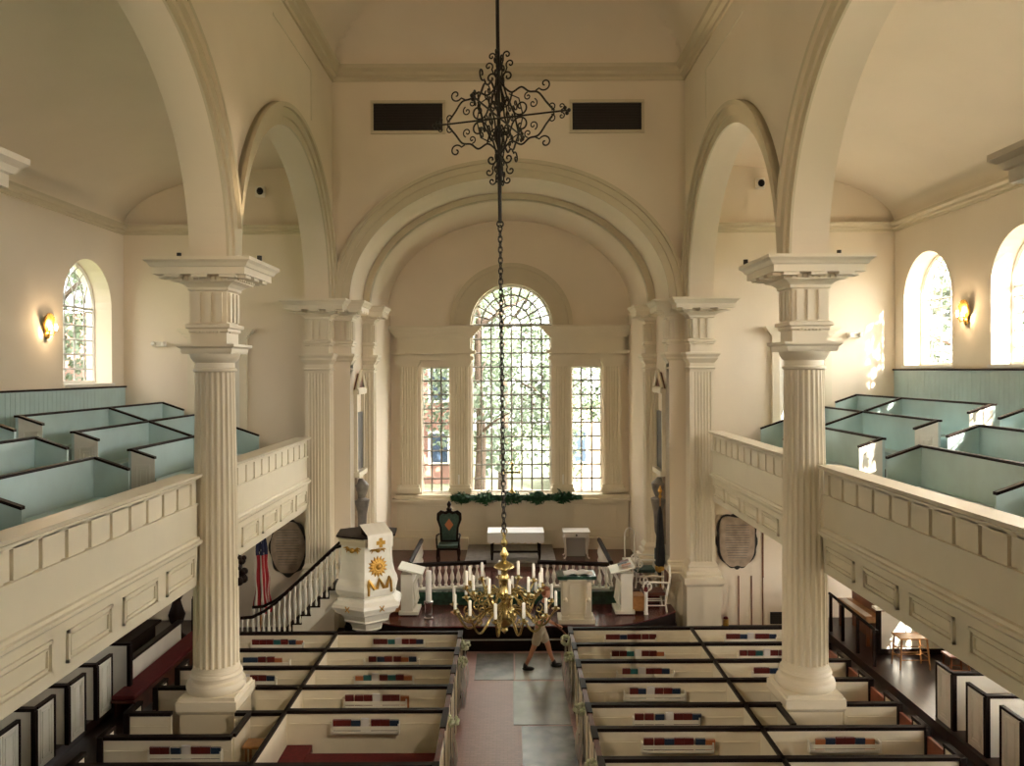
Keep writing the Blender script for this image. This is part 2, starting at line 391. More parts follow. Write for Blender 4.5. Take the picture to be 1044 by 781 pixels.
# ---- Palladian window joinery
win = struct(empty('window_1', (cx, YC, WS)))
mt = MB(); mf = MB(); gl = MB(); yg = YC+.2
def bar(b, x0, z0, x1, z1, w=.02, y=yg):
    b.tube([(x0, y, z0), (x1, y, z1)], w, 4)
hw = 1.27
for i in range(1, 8): bar(mt, cx-hw+2*hw*i/8, WS, cx-hw+2*hw*i/8, WSP, .027)
for j in range(1, 12): bar(mt, cx-hw, WS+(WSP-WS)*j/12, cx+hw, WS+(WSP-WS)*j/12, .027)
bar(mt, cx-hw, WSP, cx+hw, WSP, .05)
for r in (.30, .62, .95): mt.tube([(cx+r*cos(a), yg, WSP+r*sin(a)) for a in [pi*k/24 for k in range(25)]], .027, 4)
for k in range(1, 12):
    a = pi*k/12; r0 = .30 if k % 2 == 0 else .62
    bar(mt, cx+r0*cos(a), WSP+r0*sin(a), cx+hw*cos(a), WSP+hw*sin(a), .027)
mf.tube([(cx-hw+.03, yg, WS), (cx-hw+.03, yg, WSP)] + [(cx-(hw-.03)*cos(pi*k/30), yg, WSP+(hw-.03)*sin(pi*k/30)) for k in range(31)] + [(cx+hw-.03, yg, WS)], .045, 4)
mf.box((cx-hw, yg-.05, WS), (cx+hw, yg+.05, WS+.07))
gl.prism(arch_loop(cx, hw, WS, WSP, 28), yg-.005, yg+.005, mXZ)
for x0, x1 in SWX:
    a, c = (x0-519.5)*YC/F, (x1-519.5)*YC/F; zt = Z(.1)
    for i in range(1, 3): bar(mt, a+(c-a)*i/3, WS, a+(c-a)*i/3, zt, .027)
    for j in range(1, 9): bar(mt, a, WS+(zt-WS)*j/9, c, WS+(zt-WS)*j/9, .027)
    for p, q in (((a+.02, WS), (a+.02, zt)), ((c-.02, WS), (c-.02, zt)), ((a, zt-.02), (c, zt-.02)), ((a, WS+.03), (c, WS+.03))): bar(mf, *p, *q, .035)
    gl.box((a, yg-.005, WS), (c, yg+.005, zt))
mf.build('window_frame', 'whitepaint', win); mt.build('muntins', 'muntin', win); gl.build('glass', 'glass', win)
# archivolt, entablatures, pilasters
b = MB()
for r0, r1, t in ((1.27, 1.40, .16), (1.40, 1.92, .07), (1.78, 1.92, .18)):
    i = arc(cx, WSP, r0, r0, pi, 0, 40); o = arc(cx, WSP, r1, r1, pi, 0, 40); m = 41
    vs = [(u, YC, v) for u, v in i] + [(u, YC, v) for u, v in o] + [(u, YC-t, v) for u, v in i] + [(u, YC-t, v) for u, v in o]
    b.add(vs, [f for k in range(40) for f in ((2*m+k, 2*m+k+1, 3*m+k+1, 3*m+k), (k, k+1, 2*m+k+1, 2*m+k), (m+k, m+k+1, 3*m+k+1, 3*m+k))])
b.build('archivolt', 'cornice', win, smooth=30)
def flutes(w, n, d=.02):    # flat fluted front edge from -w/2 to w/2, list of (u, depth)
    p = [(-w/2, 0)]; e = w*.12; step = (w-2*e)/n
    for k in range(n):
        u = -w/2+e+k*step
        p += [(u+step*.15, 0), (u+step*.3, -d), (u+step*.7, -d), (u+step*.85, 0)]
    return p + [(w/2, 0)]
def flat_pilaster(b, xc, w, y, t, z0, z1, n=7):
    f = flutes(w, n); lp = [(xc+u, y-t-v) for u, v in f] + [(xc+w/2, y), (xc-w/2, y)]
    b.prism(lp, z0, z1, lambda u, v, q: (u, v, q))
    for h, za, zb in ((.05, z0-.02, z0+.08), (.09, z0-.16, z0-.02), (.04, z1, z1+.05), (.10, z1+.10, z1+.2), (.06, z1+.05, z1+.10)):
        b.box((xc-w/2-h, y-t-h, za), (xc+w/2+h, y, zb))
pz0 = Z(-3.55)-.1; pz1 = Z(.1)
for x0, x1 in ((408, 425.6), (460.5, 477.5), (564.5, 581.5), (615, 633)):
    b = MB(); a, c = (x0-519.5)*YC/F, (x1-519.5)*YC/F
    flat_pilaster(b, (a+c)/2, c-a, YC, .14, pz0, pz1, 5); b.build('pilaster', 'trim', win)
for x0, x1, xa, xb in ((406, 480, 395.6, 483), (562, 636, 558.5, 645)):
    a, c = (x0-519.5)*YC/F, (x1-519.5)*YC/F
    b = MB().box((a, YC-.18, Z(.30)), (c, YC, Z(1.0)))
    for e, za, zb in ((.10, .30, .42), (.16, .50, .60), (.06, .60, .66)): b.box((a-e, YC-.18-e, Z(za)), (c+e, YC, Z(zb)))
    n = 6
    for i in range(n):
        e0 = .08+.34*(i/n)**1.0; b.box((a-e0, YC-.2-e0*.8, Z(1.0+.06*i)), (min(c+e0, 99), YC, Z(1.065+.06*i)))
    b.build('entablature', 'trim', win)
xa, xb = (400-519.5)*YC/F, (644.6-519.5)*YC/F
MB().box((xa+.1, YC-.22, WS-.13), (xb-.1, YC, WS-.02)).box((xa, YC-.34, WS-.21), (xb, YC, WS-.13)).build('window_sill', 'trim', win)
# wainscot panels below the sill
b = MB().box((xa+.15, YC-.1, .8), (xb-.15, YC, WS-.2)).box((-HC, YC-.3, .8), (-1.3, YC-.1, 1.2)).box((1.9, YC-.3, .8), (HC, YC-.1, 1.2))
for x0, x1 in ((-3.3, -1.95), (-1.75, -.75), (.75, 1.8), (2.0, 3.35)):
    for p in (((x0, 1.4), (x0+.03, 2.2)), ((x1-.03, 1.4), (x1, 2.2)), ((x0, 1.4), (x1, 1.43)), ((x0, 2.17), (x1, 2.2))):
        b.box((p[0][0], YC-.12, p[0][1]), (p[1][0], YC-.1, p[1][1]))
struct(b.build('trim_10', 'trim'))

# ---- side windows
def side_window(n, s, c, hw, z0, zs, rise=None, cols=5, rowh=.34):
    rise = rise or hw
    w = struct(empty('window_%d' % n, (s*(XW+.45), c, z0))); x = s*(XW+.45)
    mt = MB(); mf = MB()
    def z_at(y): u = (y-c)/hw; return zs + rise*math.sqrt(max(0, 1-u*u))
    for i in range(1, cols):
        y = c-hw+2*hw*i/cols; zt = zs if rise == hw else z_at(y); mt.tube([(x, y, z0), (x, y, zt)], .02, 4)
    k = 1
    while z0+k*rowh < zs+.05: mt.tube([(x, c-hw, z0+k*rowh), (x, c+hw, z0+k*rowh)], .02, 4); k += 1
    if rise == hw:
        for i in range(cols-1):      # interlacing gothic arcs in the head
            for dr in (-1, 1):
                y0 = c-hw+2*hw*(i+1)/cols; pts = []
                for q in range(15):
                    a = q/14*pi/2*1.2; y = y0 + dr*(hw*.95)*(1-cos(a)); zz = zs + hw*.95*sin(a)
                    if abs(y-c) < hw and zz < z_at(y): pts.append((x, y, zz))
                    else: break
                mt.tube(pts, .018, 4)
        mt.tube([(x, c-hw, zs), (x, c+hw, zs)], .03, 4)
    mf.tube([(x, c-hw+.03, z0), (x, c-hw+.03, zs)] + [(x, c-(hw-.03)*cos(pi*k/24), zs+(rise-.03)*sin(pi*k/24)) for k in range(25)] + [(x, c+hw-.03, z0)], .045, 4)
    mf.box((x-.05, c-hw, z0), (x+.05, c+hw, z0+.07))
    mt.build('muntins', 'steel', w); mf.build('window_frame', 'whitepaint', w)
    MB().prism(arch_loop(c, hw, z0, zs, 20, rise), x-.005, x+.005, mYZ).build('glass', 'glass', w)
    MB().box((s*(XW-.05), c-hw-.05, z0-.06), (s*(XW+.4), c+hw+.05, z0+.001)).build('window_sill', 'whitepaint', w)
nw = 2
for s in (-1, 1):
    for c in WIN[s]:
        side_window(nw, s, c, 1.08, Z(-.28) if s < 0 else Z(.06), Z(1.5) if s < 0 else Z(1.62)); nw += 1
        side_window(nw, s, c, .95, 1.25, 2.45, .35, 4, .4); nw += 1

# ---- galleries
GD = {-1: 0.0, 1: .10}
XG = 4.87
SEG = [(YB, 5.48), (6.18, 12.68), (13.38, 19.6)]
for s in (-1, 1):
    g = struct(empty('balcony_' + SIDE[s], (s*XG, 8, 3.08)))
    d = GD[s]
    b = MB()
    for x0, x1, zt in ((5.12, 6.78, 3.95), (6.78, 7.74, 4.25), (7.74, 8.6, 4.58), (8.6, XW, 4.8)):
        b.box((s*x0, YB, 3.5), (s*x1, YE, zt+d))
    b.build('stepped_floor', 'dark', g)
    MB().box((s*5.12, YB, 3.10 if s < 0 else 3.26), (s*XW, YE, 3.5)).build('soffit', 'plaster', g)
    rt = Z(-1.60) + (.10 if s > 0 else 0); gb = 1.74 if s < 0 else 1.68
    for y0, y1 in SEG:
        b = MB()
        pf = [(XG+.02, rt-gb), (XG+.25, rt-gb), (XG+.25, rt-.12), (XG+.06, rt-.12), (XG+.06, rt-.46), (XG+.01, rt-.46), (XG+.01, rt-.97), (XG-.03, rt-.98),
              (XG-.04, rt-1.02), (XG-.08, rt-1.03), (XG-.08, rt-1.07), (XG-.02, rt-1.12), (XG, rt-1.13)]
        b.prism([(s*u, v) for u, v in pf], y0, y1, mXZ)
        b.build('front_panel', 'trim', g)
        b = MB(); pf = [(XG+.02, rt-.14), (XG+.02, rt-.09), (XG-.07, rt-.05), (XG-.09, rt), (XG+.27, rt), (XG+.27, rt-.14)]
        b.prism([(s*u, v) for u, v in pf], y0, y1, mXZ); b.build('top_rail', 'trim', g)
        b = MB(); n = round((y1-y0)/.485); st = (y1-y0)/n
        for k in range(n+1):
            yc = y0+k*st; b.box((s*(XG+.02), max(y0, yc-.17), rt-.46), (s*(XG+.07), min(y1, yc+.17), rt-.12))
            if k < n: 
                b.box((s*(XG+.04), yc+.19, rt-.44), (s*(XG+.07), yc+.295, rt-.14))
        b.box((s*(XG-.02), y0, rt-.49), (s*(XG+.05), y1, rt-.455))
        b.build('frieze_stiles', 'trim', g)
        b = MB(); n = round((y1-y0)/1.25); st = (y1-y0)/n
        for k in range(n):
            a, c = y0+k*st+.15, y0+(k+1)*st-.15; za, zb = rt-gb+.14, rt-1.24
            for q, w in ((0, .035), (.07, .02)):
                x0, x1 = s*(XG-.025+q*.15), s*(XG+.03)
                b.box((x0, a+q, za+q), (x1, a+q+w, zb-q)).box((x0, c-q-w, za+q), (x1, c-q, zb-q))
                b.box((x0, a+q, za+q), (x1, c-q, za+q+w)).box((x0, a+q, zb-q-w), (x1, c-q, zb-q))
        b.build('panel_moulding', 'trim', g)
    # wainscot along the outer wall
    zt = Z(-.40) if s < 0 else Z(-.06)
    b = MB().box((s*(XW-.03), YB, 4.8), (s*XW, YE, zt))
    for k in range(int((YE-YB)/.16)):
        y = YB+.16*k; b.box((s*(XW-.036), y+.01, 4.85), (s*(XW-.03), y+.15, zt-.02))
    b.build('wainscot', 'teal', g)
    MB().box((s*(XW-.07), YB, zt), (s*XW, YE, zt+.04)).build('wainscot_cap', 'darkcap', g)

# ---- classical orders
def entab(b, x, y, k=1.0, triglyph=True):
    P = [(.28, .40), (.28, .60), (.31, .62), (.31, .66), (.35, .68), (.35, .73), (.28, .75), (.28, 1.25), (.32, 1.27), (.32, 1.31), (.38, 1.36), (.47, 1.39),
         (.47, 1.47), (.70, 1.475), (.70, 1.58), (.73, 1.59), (.76, 1.64), (.81, 1.68), (.81, 1.73), (.3, 1.735)]
    b.stack([(h*k, Z(z)) for h, z in P], (x, y))
    if not triglyph: return
    for dx, dy in ((0,-1), (1,0), (-1,0), (0,1)):
        for q in (-.17, 0, .17):
            o = .28*k+.02; c = (x+dx*o+dy*q*k, y+dy*o+dx*q*k)
            w = .10*k
            sx = .04 if dx else w; sy = .04 if dy else w
            b.cbox((c[0], c[1], Z(1.0)), (sx, sy, .46))
        for q in range(-4, 5):     # guttae and dentils
            o = .30*k; c = (x+dx*o+dy*q*.055*k, y+dy*o+dx*q*.055*k)
            if abs(q) < 4: b.cbox((c[0], c[1], Z(.61)), (.03, .03, .03))
            o = .50*k; c = (x+dx*o+dy*q*.085*k, y+dy*o+dx*q*.085*k)
            b.cbox((c[0], c[1], Z(1.43)), (.04, .04, .05))
        for q in (-.42, 0, .42):
            o = .59*k; c = (x+dx*o+dy*q*k, y+dy*o+dx*q*k)
            b.cbox((c[0], c[1], Z(1.455)), (.16 if dx else .24, .24 if dx else .16, .05))
NF = 22
def flute_r(a, z):
    p = (a*NF/(2*pi)) % 1
    return 1 - .10*(max(0, sin(pi*(p-.15)/.7)) if .15 < p < .85 else 0)**.6
def column(s, y, label):
    x = s*4.71; t = thing('column', label, 'column', (x, y, 0))
    MB().stack([(.42, 0), (.42, 1.10), (.45, 1.12), (.47, 1.16), (.47, 1.30), (.44, 1.31), (.43, 1.36)], (x, y)).build('pedestal', 'column', t, bevel=.006)
    MB().lathe([(.43, 1.36), (.45, 1.39), (.46, 1.44), (.44, 1.50), (.40, 1.52), (.385, 1.54), (.39, 1.58), (.405, 1.61), (.39, 1.65), (.365, 1.66), (.36, 1.70)], (x, y, 0), 40).build('base', 'column', t, smooth=40)
    pr = [(.355, 1.70)] + [(.352-.052*(k/8)**1.6, 1.76+(Z(-.02)-1.76)*k/8) for k in range(9)] + [(.30, Z(0))]
    b = MB(); n = NF*8
    b.lathe(pr[1:], (x, y, 0), n, flute_r); b.lathe(pr[:2], (x, y, 0), n); b.build('shaft', 'column', t, smooth=50)
    b = MB().lathe([(.30, Z(-.02)), (.335, Z(0)), (.335, Z(.03)), (.30, Z(.05)), (.30, Z(.13)), (.33, Z(.15)), (.37, Z(.21)), (.385, Z(.26)), (.385, Z(.28))], (x, y, 0), 40)
    b.stack([(.38, Z(.27)), (.40, Z(.31)), (.40, Z(.35)), (.45, Z(.38)), (.45, Z(.42)), (.28, Z(.425))], (x, y)); b.build('capital', 'column', t, smooth=35)
    b = MB(); entab(b, x, y); b.build('entablature', 'column', t)
    return t
def sq_fluted(b, x, y, h, z0, z1, n=6):
    f = flutes(2*h, n, .018); lp = []
    for k in range(4):
        a = k*pi/2
        for u, v in f[:-1]:
            px, py = u, -h-v; lp.append((x+px*cos(a)-py*sin(a), y+px*sin(a)+py*cos(a)))
    b.prism(lp, z0, z1, lambda u, v, q: (u, v, q))
def pier(x, y, h, label, n=6, kk=1.0):
    t = thing('pilaster', label, 'pilaster', (x, y, 0))
    k = h/.3
    MB().stack([(h+.12, 0), (h+.12, 1.12), (h+.16, 1.16), (h+.19, 1.20), (h+.19, 1.33), (h+.1, 1.36)], (x, y)).build('pedestal', 'column', t)
    MB().stack([(h+.11, 1.36), (h+.13, 1.42), (h+.11, 1.48), (h+.06, 1.51), (h+.05, 1.56), (h+.07, 1.60), (h+.04, 1.65), (h, 1.70)], (x, y)).build('base', 'column', t)
    b = MB(); sq_fluted(b, x, y, h, 1.70, Z(-.06), n); b.stack([(h, Z(-.07)), (h, Z(.02))], (x, y)); b.build('shaft', 'column', t)
    MB().stack([(h, Z(0)), (h+.03, Z(.02)), (h+.03, Z(.05)), (h, Z(.06)), (h, Z(.15)), (h+.08, Z(.26)), (h+.08, Z(.30)), (h+.13, Z(.37)), (h+.13, Z(.42)), (h-.02, Z(.425))], (x, y)).build('capital', 'column', t)
    b = MB(); entab(b, x, y, kk); b.build('entablature', 'column', t)
for s in (-1, 1):
    column(s, 13.03, 'round fluted cream column on a square pedestal, %s of the aisle, in front of the gallery' % SIDE[s])
    column(s, 5.83, 'nearest column on the %s, only the corner of its cornice in frame' % SIDE[s])
    pier(s*4.71, 20.23, .30, 'tall square fluted pilaster at the %s end of the gallery front beside the chancel' % SIDE[s])
    pier(s*4.17, 20.62, .17, 'narrow fluted pilaster under the %s foot of the chancel arch' % SIDE[s], 3, .75)
    pier(s*3.92, 22.4, .22, 'slim fluted pilaster inside the chancel on the %s, nearest the east window' % SIDE[s], 4, .72)

# east doors at gallery level behind the columns and floor level panelling
for k, s in enumerate((-1, 1)):
    d = struct(empty('door_%d' % (k+1), (s*7.3, YE, 4.0)))
    c = s*7.3; y = YE
    b = MB().box((c-.74, y-.08, 4.0), (c-.56, y, Z(.62))).box((c+.56, y-.08, 4.0), (c+.74, y, Z(.62))).box((c-.74, y-.08, Z(.62)), (c+.74, y, Z(.80)))
    for i in range(5): b.box((c-.76-.045*i, y-.1-.035*i, Z(.80+.05*i)), (c+.76+.045*i, y, Z(.855+.05*i)))
    b.build('door_frame', 'trim', d)
    b = MB().box((c-.56, y-.03, 4.0), (c+.56, y, Z(.62)))
    for zz in (4.9, 5.7, 6.3):
        b.box((c-.42, y-.045, zz), (c-.06, y-.03, zz+.5)).box((c+.06, y-.045, zz), (c+.42, y-.03, zz+.5))
    b.build('door_leaf', 'pewwhite', d)
# ================================================================ GALLERY PEWS
GROW = {'upper': (8.6, 8.08, 4.58), 'middle': (7.74, 7.22, 4.25), 'lower': (6.78, 6.22, 3.95)}
def gtop(s, X): return Z(-.80 - .345*(8.6-X)) + (GD[s]*1.2)
def cross_wall(b, cap, s, Xa, Xb, y, zf, t=.05, par=None):
    za, zb = gtop(s, Xa), gtop(s, Xb)
    MB().prism([(s*Xa, zf), (s*Xb, zf), (s*Xb, zb), (s*Xa, za)], y, y+t, mXZ).build('side_panel', 'teal', b)
    cap.prism([(s*Xa, za), (s*Xb, zb), (s*Xb, zb+.04), (s*Xa, za+.04)], y-.02, y+t+.02, mXZ)
def gpew(s, row, y0, y1, kind, where):
    Xb, Xf, zf = GROW[row]; zf += GD[s]; zt = gtop(s, Xb)
    nxt = {'upper': 7.79, 'middle': 6.83, 'lower': 6.0}[row]
    t = thing('box_pew', 'teal lined box pew in the %s gallery, %s row, %s' % (SIDE[s], row, where), 'pew', (s*Xb, y0, zf))
    b = MB().box((s*Xb, y0, zf), (s*(Xb+.05), y1, zt)); b.build('back_panel', 'teal', t)
    b.v = []; b = MB()
    b.box((s*(Xb-.012), y0+.3, zf+.5), (s*Xb, y1-.1, zf+.515))
    cap = MB().box((s*(Xb-.02), y0-.02, zt), (s*(Xb+.07), y1+.02, zt+.04))
    w = t
    if kind == 'south':      # a panelled white end faces the cross aisle
        Xf = Xb-.42; cross_wall(w, cap, s, Xb, Xf, y0, zf)
        e = MB(); za = gtop(s, Xb); 
        for q in (.10, .18):
            w_ = .03
            x0, x1 = Xf+q*.8, Xb-q*.8; z0_, z1_ = zf+q*2, gtop(s, Xf)-q
            e.box((s*x0, y0-.02, z0_), (s*(x0+w_), y0-.008, z1_)).box((s*(x1-w_), y0-.02, z0_), (s*x1, y0-.008, z1_))
            e.box((s*x0, y0-.02, z0_), (s*x1, y0-.008, z0_+w_)).box((s*x0, y0-.02, z1_-w_), (s*x1, y0-.008, z1_))
        e.prism([(s*Xb, zf), (s*Xf, zf), (s*Xf, gtop(s, Xf)), (s*Xb, za)], y0-.01, y0, mXZ)
        e.build('end_panel', 'pewwhite', t)
        cross_wall(w, cap, s, Xb, nxt, y1-.05, zf)
    elif kind == 'far':
        cross_wall(w, cap, s, Xb, Xf, y1-.05, zf)
    elif kind == 'near':
        cross_wall(w, cap, s, Xb, Xf, y1-.05, zf); cross_wall(w, cap, s, Xb, nxt, y0, zf)
    cap.build('cap_rail', 'darkcap', t)
    MB().box((s*(Xb-.36), y0+.06, zf+.36), (s*Xb, y1-.06, zf+.42)).box((s*(Xb-.05), y0+.06, zf), (s*(Xb-.01), y1-.06, zf+.36)).build('bench', 'teal', t)
for s in (-1, 1):
    ys = (14.25, 17.5, 20.2, 13.32, 10.0) if s < 0 else (14.5, 17.9, 20.2, 13.47, 10.05)
    for row in GROW:
        gpew(s, row, ys[0]+{'upper': 0, 'middle': .22, 'lower': .33}[row], ys[1], 'south', 'behind the cross aisle')
        gpew(s, row, ys[1], ys[2], 'far', 'against the east wall')
        gpew(s, row, ys[4], ys[3], 'near', 'in front of the cross aisle')
        if row != 'upper': gpew(s, row, 6.6, ys[4]-.05, 'near2', 'nearest the camera')

# ================================================================ GROUND FLOOR PEWS
PT = 1.20
ROWS = {'LI': [16.24, 15.26, 14.35, 13.46, 12.52, 10.78, 9.85], 'LO': [16.24, 15.26, 14.35, 13.46, 12.45, 11.64, 10.80, 9.9],
        'RI': [16.46, 15.5, 14.6, 13.7, 12.69, 11.85, 10.92, 10.0], 'RO': [16.46, 15.5, 14.6, 13.7, 12.69, 11.85, 10.92, 10.0]}
XR = {'LI': (-1.0, -3.47), 'LO': (-3.47, -5.87), 'RI': (1.2, 3.65), 'RO': (3.65, 6.05)}
RACK = {'LI': -2.23, 'LO': -4.64, 'RI': 2.41, 'RO': 4.83}
BLK = {'LI': 'left of the centre aisle', 'LO': 'in the left outer block', 'RI': 'right of the centre aisle', 'RO': 'in the right outer block'}
ORD = ['row nearest the chancel', 'second row from the chancel', 'third row from the chancel', 'fourth row from the chancel', 'fifth row from the chancel', 'sixth row from the chancel', 'seventh row from the chancel', 'eighth row from the chancel']
def spans(blk, D, x0, x1):
    a, c = min(x0, x1), max(x0, x1)
    if blk == 'LO' and D == 11.64: return [(a, -4.0)]
    if blk[1] == 'O' and 12.3 < D < 13.7:
        s = -1 if blk[0] == 'L' else 1; p, q = sorted((s*4.22, s*5.2)); return [(a, p), (q, c)]
    return [(a, c)]
def in_rack(blk, D): return not (blk[1] == 'O' and 12.3 < D < 13.75)
bookmesh = {}
def book_proto(k, m, w, h):
    b = MB().box((-w/2, -.03, 0), (w/2, -.024, h)).box((-w/2, -.006, 0), (w/2, 0, h)).box((-w/2, -.03, 0), (-w/2+.006, 0, h))
    n = len(b.f); b.cur = 1; b.box((-w/2+.006, -.024, .004), (w/2-.004, -.006, h-.006))
    o = b.build(k, [m, 'paper']); return o
protos = {'R': ('hymnal', 'redbook', .138, .215, 'dark red clothbound book'), 'B': ('prayer_book', 'bluebook', .138, .205, 'dark blue clothbound book'),
          'G': ('prayer_book', 'greenbook', .138, .205, 'teal clothbound book'), 'O': ('hymnal', 'orangebook', .138, .19, 'tan covered book'), 'P': ('leaflet', 'paper', .12, .235, 'white paper leaflet')}
PR = {}
used = set()
PAT = ['RBPRRB', 'BBRRO', 'RRBPRRB', 'OBRRBO', 'RRBPRRB', 'RBPRRB', 'ORGRBO', 'RRGPRRB']
rr = random.Random(4)
def put_books(blk, i, D):
    pat = {('LI',0):'RGPRRB', ('LI',1):'RBRROB', ('LI',2):'OGPRGRO', ('LI',3):'ORPRRO', ('LI',4):'RBPRRB', ('RI',0):'BBRRRR', ('RI',1):'OGPRRO', ('RI',2):'RGPRRB'}.get((blk, i)) or PAT[(i*3+len(blk)+ord(blk[0])) % 8]
    pat = 'RR' + pat[1:] if len(pat) < 7 and rr.random() < .5 else pat
    n = len(pat); x = RACK[blk] - n*.142/2 + .071
    if blk == 'LO' and abs(D-11.64) < .01: pass
    for c in pat:
        nm, m, w, h, d = protos[c]
        if c not in PR: PR[c] = book_proto(nm, m, w, h); o = PR[c]
        else: o = PR[c].copy(); COL.objects.link(o)
        o.location = (x + rr.uniform(-.004, .004), D-.045, .872 + (0 if c != 'P' else 0)); o.rotation_euler = (rad(5), 0, rr.uniform(-.02, .02))
        tag(o, '%s in pew rack, %s, %s' % (d, BLK[blk], ORD[i].replace(' from the chancel', ' back').replace(' nearest the chancel', ' nearest chancel')), 'book' if c != 'P' else 'leaflet', 'books in the rack %s, %s' % (BLK[blk], ORD[i]))
        x += .142 + (.02 if rr.random() < .15 else 0)
for blk, rows in ROWS.items():
    s = -1 if blk[0] == 'L' else 1; x0, x1 = XR[blk]
    for i, D in enumerate(rows):
        Dn = rows[i+1] if i+1 < len(rows) else D-.93
        t = thing('box_pew', 'cream box pew %s, %s' % (BLK[blk], ORD[i]), 'pew', ((x0+x1)/2, D, 0))
        b = MB(); cap = MB(); tr = MB()
        for a, c in spans(blk, D, x0, x1):
            MB().box((a, D, .02), (c, D+.045, PT-.05)).build('front_panel', 'pew', t); cap.box((a, D-.025, PT-.05), (c, D+.07, PT))
            MB().box((a+.05, D-.012, PT-.22), (c-.05, D, PT-.205)).build('bead_moulding', 'pew', t)
        if blk[1] == 'I':     # partition towards the outer block and door on the centre aisle
            xd = x1
            MB().box((xd-.022, Dn+.05, .02), (xd+.022, D, PT-.05)).build('partition', 'pew', t)
            cap.box((xd-.026, Dn-.02, PT-.05), (xd+.026, D+.07, PT))
            xa = x0; mid = D-.36*(D-Dn)
            MB().box((xa-.022, mid, .02), (xa+.022, D, PT-.05)).box((xa-.035*1, D-.05, .02), (xa+.035, D+.05, PT)).build('end_panel', 'pew', t)
            dr = MB().box((xa-.02, Dn+.06, .10), (xa+.02, mid-.02, PT-.05))
            for q in (-1, 1): dr.box((xa+q*.02, Dn+.14, .25), (xa+q*.028, mid-.10, .95))
            dr = dr.build('door', 'pew', t)
            MB().box((xa-.035, Dn+.05, PT-.05), (xa+.035, mid-.01, PT-.01)).build('door_cap', 'door', dr)
            cap.box((xa-.045, mid, PT-.05), (xa+.045, D+.07, PT+.005))
            cap.box((xa-.03, mid-.025, .02), (xa+.03, mid, PT-.03))
        else:
            mid = Dn+.42*(D-Dn); xe = x1
            MB().box((xe-.022, Dn+.05, .02), (xe+.022, mid, PT-.05)).build('end_panel', 'pew', t)
            cap.box((xe-.04, Dn, PT-.05), (xe+.04, mid+.03, PT)).box((xe-.04, D-.04, .02), (xe+.04, D+.06, PT)).box((xe-.03, mid, .02), (xe+.03, mid+.03, PT))
            MB().box((xe-.02, mid+.03, .05), (xe+.02, D-.05, .84 if s < 0 else 1.08)).build('door', 'door' if s < 0 else 'sunlitdoor', t)
        cap.build('cap_rail', 'darkcap', t)
        if Dn > 9.5 and not (blk == 'LO' and i == 4):
            a, c = min(x0, x1)+.05, max(x0, x1)-.08
            sp = spans(blk, Dn, a, c) if blk[1] == 'O' else [(a, c)]
            if blk[1] == 'O' and 12.3 < D < 13.7: sp = [(a, -5.2)] if s < 0 else [(5.2, c)]
            bb = MB(); cu = MB()
            for p, q in sp:
                bb.box((p, Dn+.06, .36), (q, Dn+.40, .40)).box((p, Dn+.36, .02), (q, Dn+.38, .36)); cu.box((p+.02, Dn+.07, .40), (q-.02, Dn+.40, .45))
            if blk == 'LI' and i == 4:
                bb.box((x1+.03, 11.3, .56), (x1+.42, D-.02, .60)).box((x1+.42, 11.9, .56), (x0-.05, 12.25, .60)); cu.box((x1+.03, 11.32, .60), (x1+.42, D-.02, .68)).box((x1+.42, 11.9, .60), (x0-.06, 12.24, .67))
            bo = bb.build('bench', 'door', t); cu.build('cushion', 'red', bo, bevel=.015)
        if in_rack(blk, D):
            xr = RACK[blk]; hw_ = .51; r = MB()
            r.box((xr-hw_, D-.09, .855), (xr+hw_, D, .87))
            for sx in (-1, 1): r.box((xr+sx*hw_-.012, D-.09, .855), (xr+sx*hw_+.012, D, 1.02))
            r.box((xr-hw_, D-.09, .855), (xr+hw_, D-.078, .908)).box((xr-hw_, D-.09, .922), (xr+hw_, D-.078, .982))
            r.build('book_rack', 'pewwhite', t)
            put_books(blk, i, D)
# rails beside the left and right pedestals
for s, xa, y0, y1, lab in ((-1, -4.0, 11.64, 12.45, 'left'), (1, 4.16, 11.9, 12.69, 'right')):
    t = thing('pew_partition', 'short cream partition with dark cap beside the pedestal of the %s column' % lab, 'partition', (xa, y0, 0))
    MB().box((xa-.02, y0+.06, .02), (xa+.02, y1-.03, PT-.05)).build('panel', 'pew', t)
    MB().box((xa-.04, y0+.075, PT-.05), (xa+.04, y1-.03, PT)).build('cap_rail', 'darkcap', t)
# stool in the narrow gap
def stool(x, y, zf, h, w, d, m, label, thick=.035, lean=.04):
    t = thing('stool', label, 'stool', (x, y, zf))
    MB().box((x-w/2, y-d/2, zf+h-thick), (x+w/2, y+d/2, zf+h)).build('seat', m, t, bevel=.01)
    for sx in (-1, 1):
        for sy in (-1, 1):
            MB().tube([(x+sx*(w/2-.04+lean), y+sy*(d/2-.04+lean*.5), zf), (x+sx*(w/2-.05), y+sy*(d/2-.05), zf+h-thick)], [.016, .021], 8).build('leg', m, t, smooth=50)
    b = MB()
    for q in (.3, .55):
        e = (w/2-.05+lean*(1-q)); f = d/2-.05+lean*.5*(1-q)
        b.tube([(x-e, y-f, zf+h*q), (x+e, y-f, zf+h*q)], .011, 6).tube([(x-e, y+f, zf+h*q), (x+e, y+f, zf+h*q)], .011, 6)
        b.tube([(x-e, y-f, zf+h*q+.05), (x-e, y+f, zf+h*q+.05)], .011, 6).tube([(x+e, y-f, zf+h*q+.05), (x+e, y+f, zf+h*q+.05)], .011, 6)
    b.build('stretcher', m, t, smooth=50)
stool(-3.74, 12.05, 0, .92, .40, .3, 'oak', 'small light wooden stool in the narrow gap beside the left column pedestal', lean=.0)
stool(8.35, 17.0, .18, .66, .62, .42, 'oak', 'sunlit orange wooden stool standing on the right side platform')
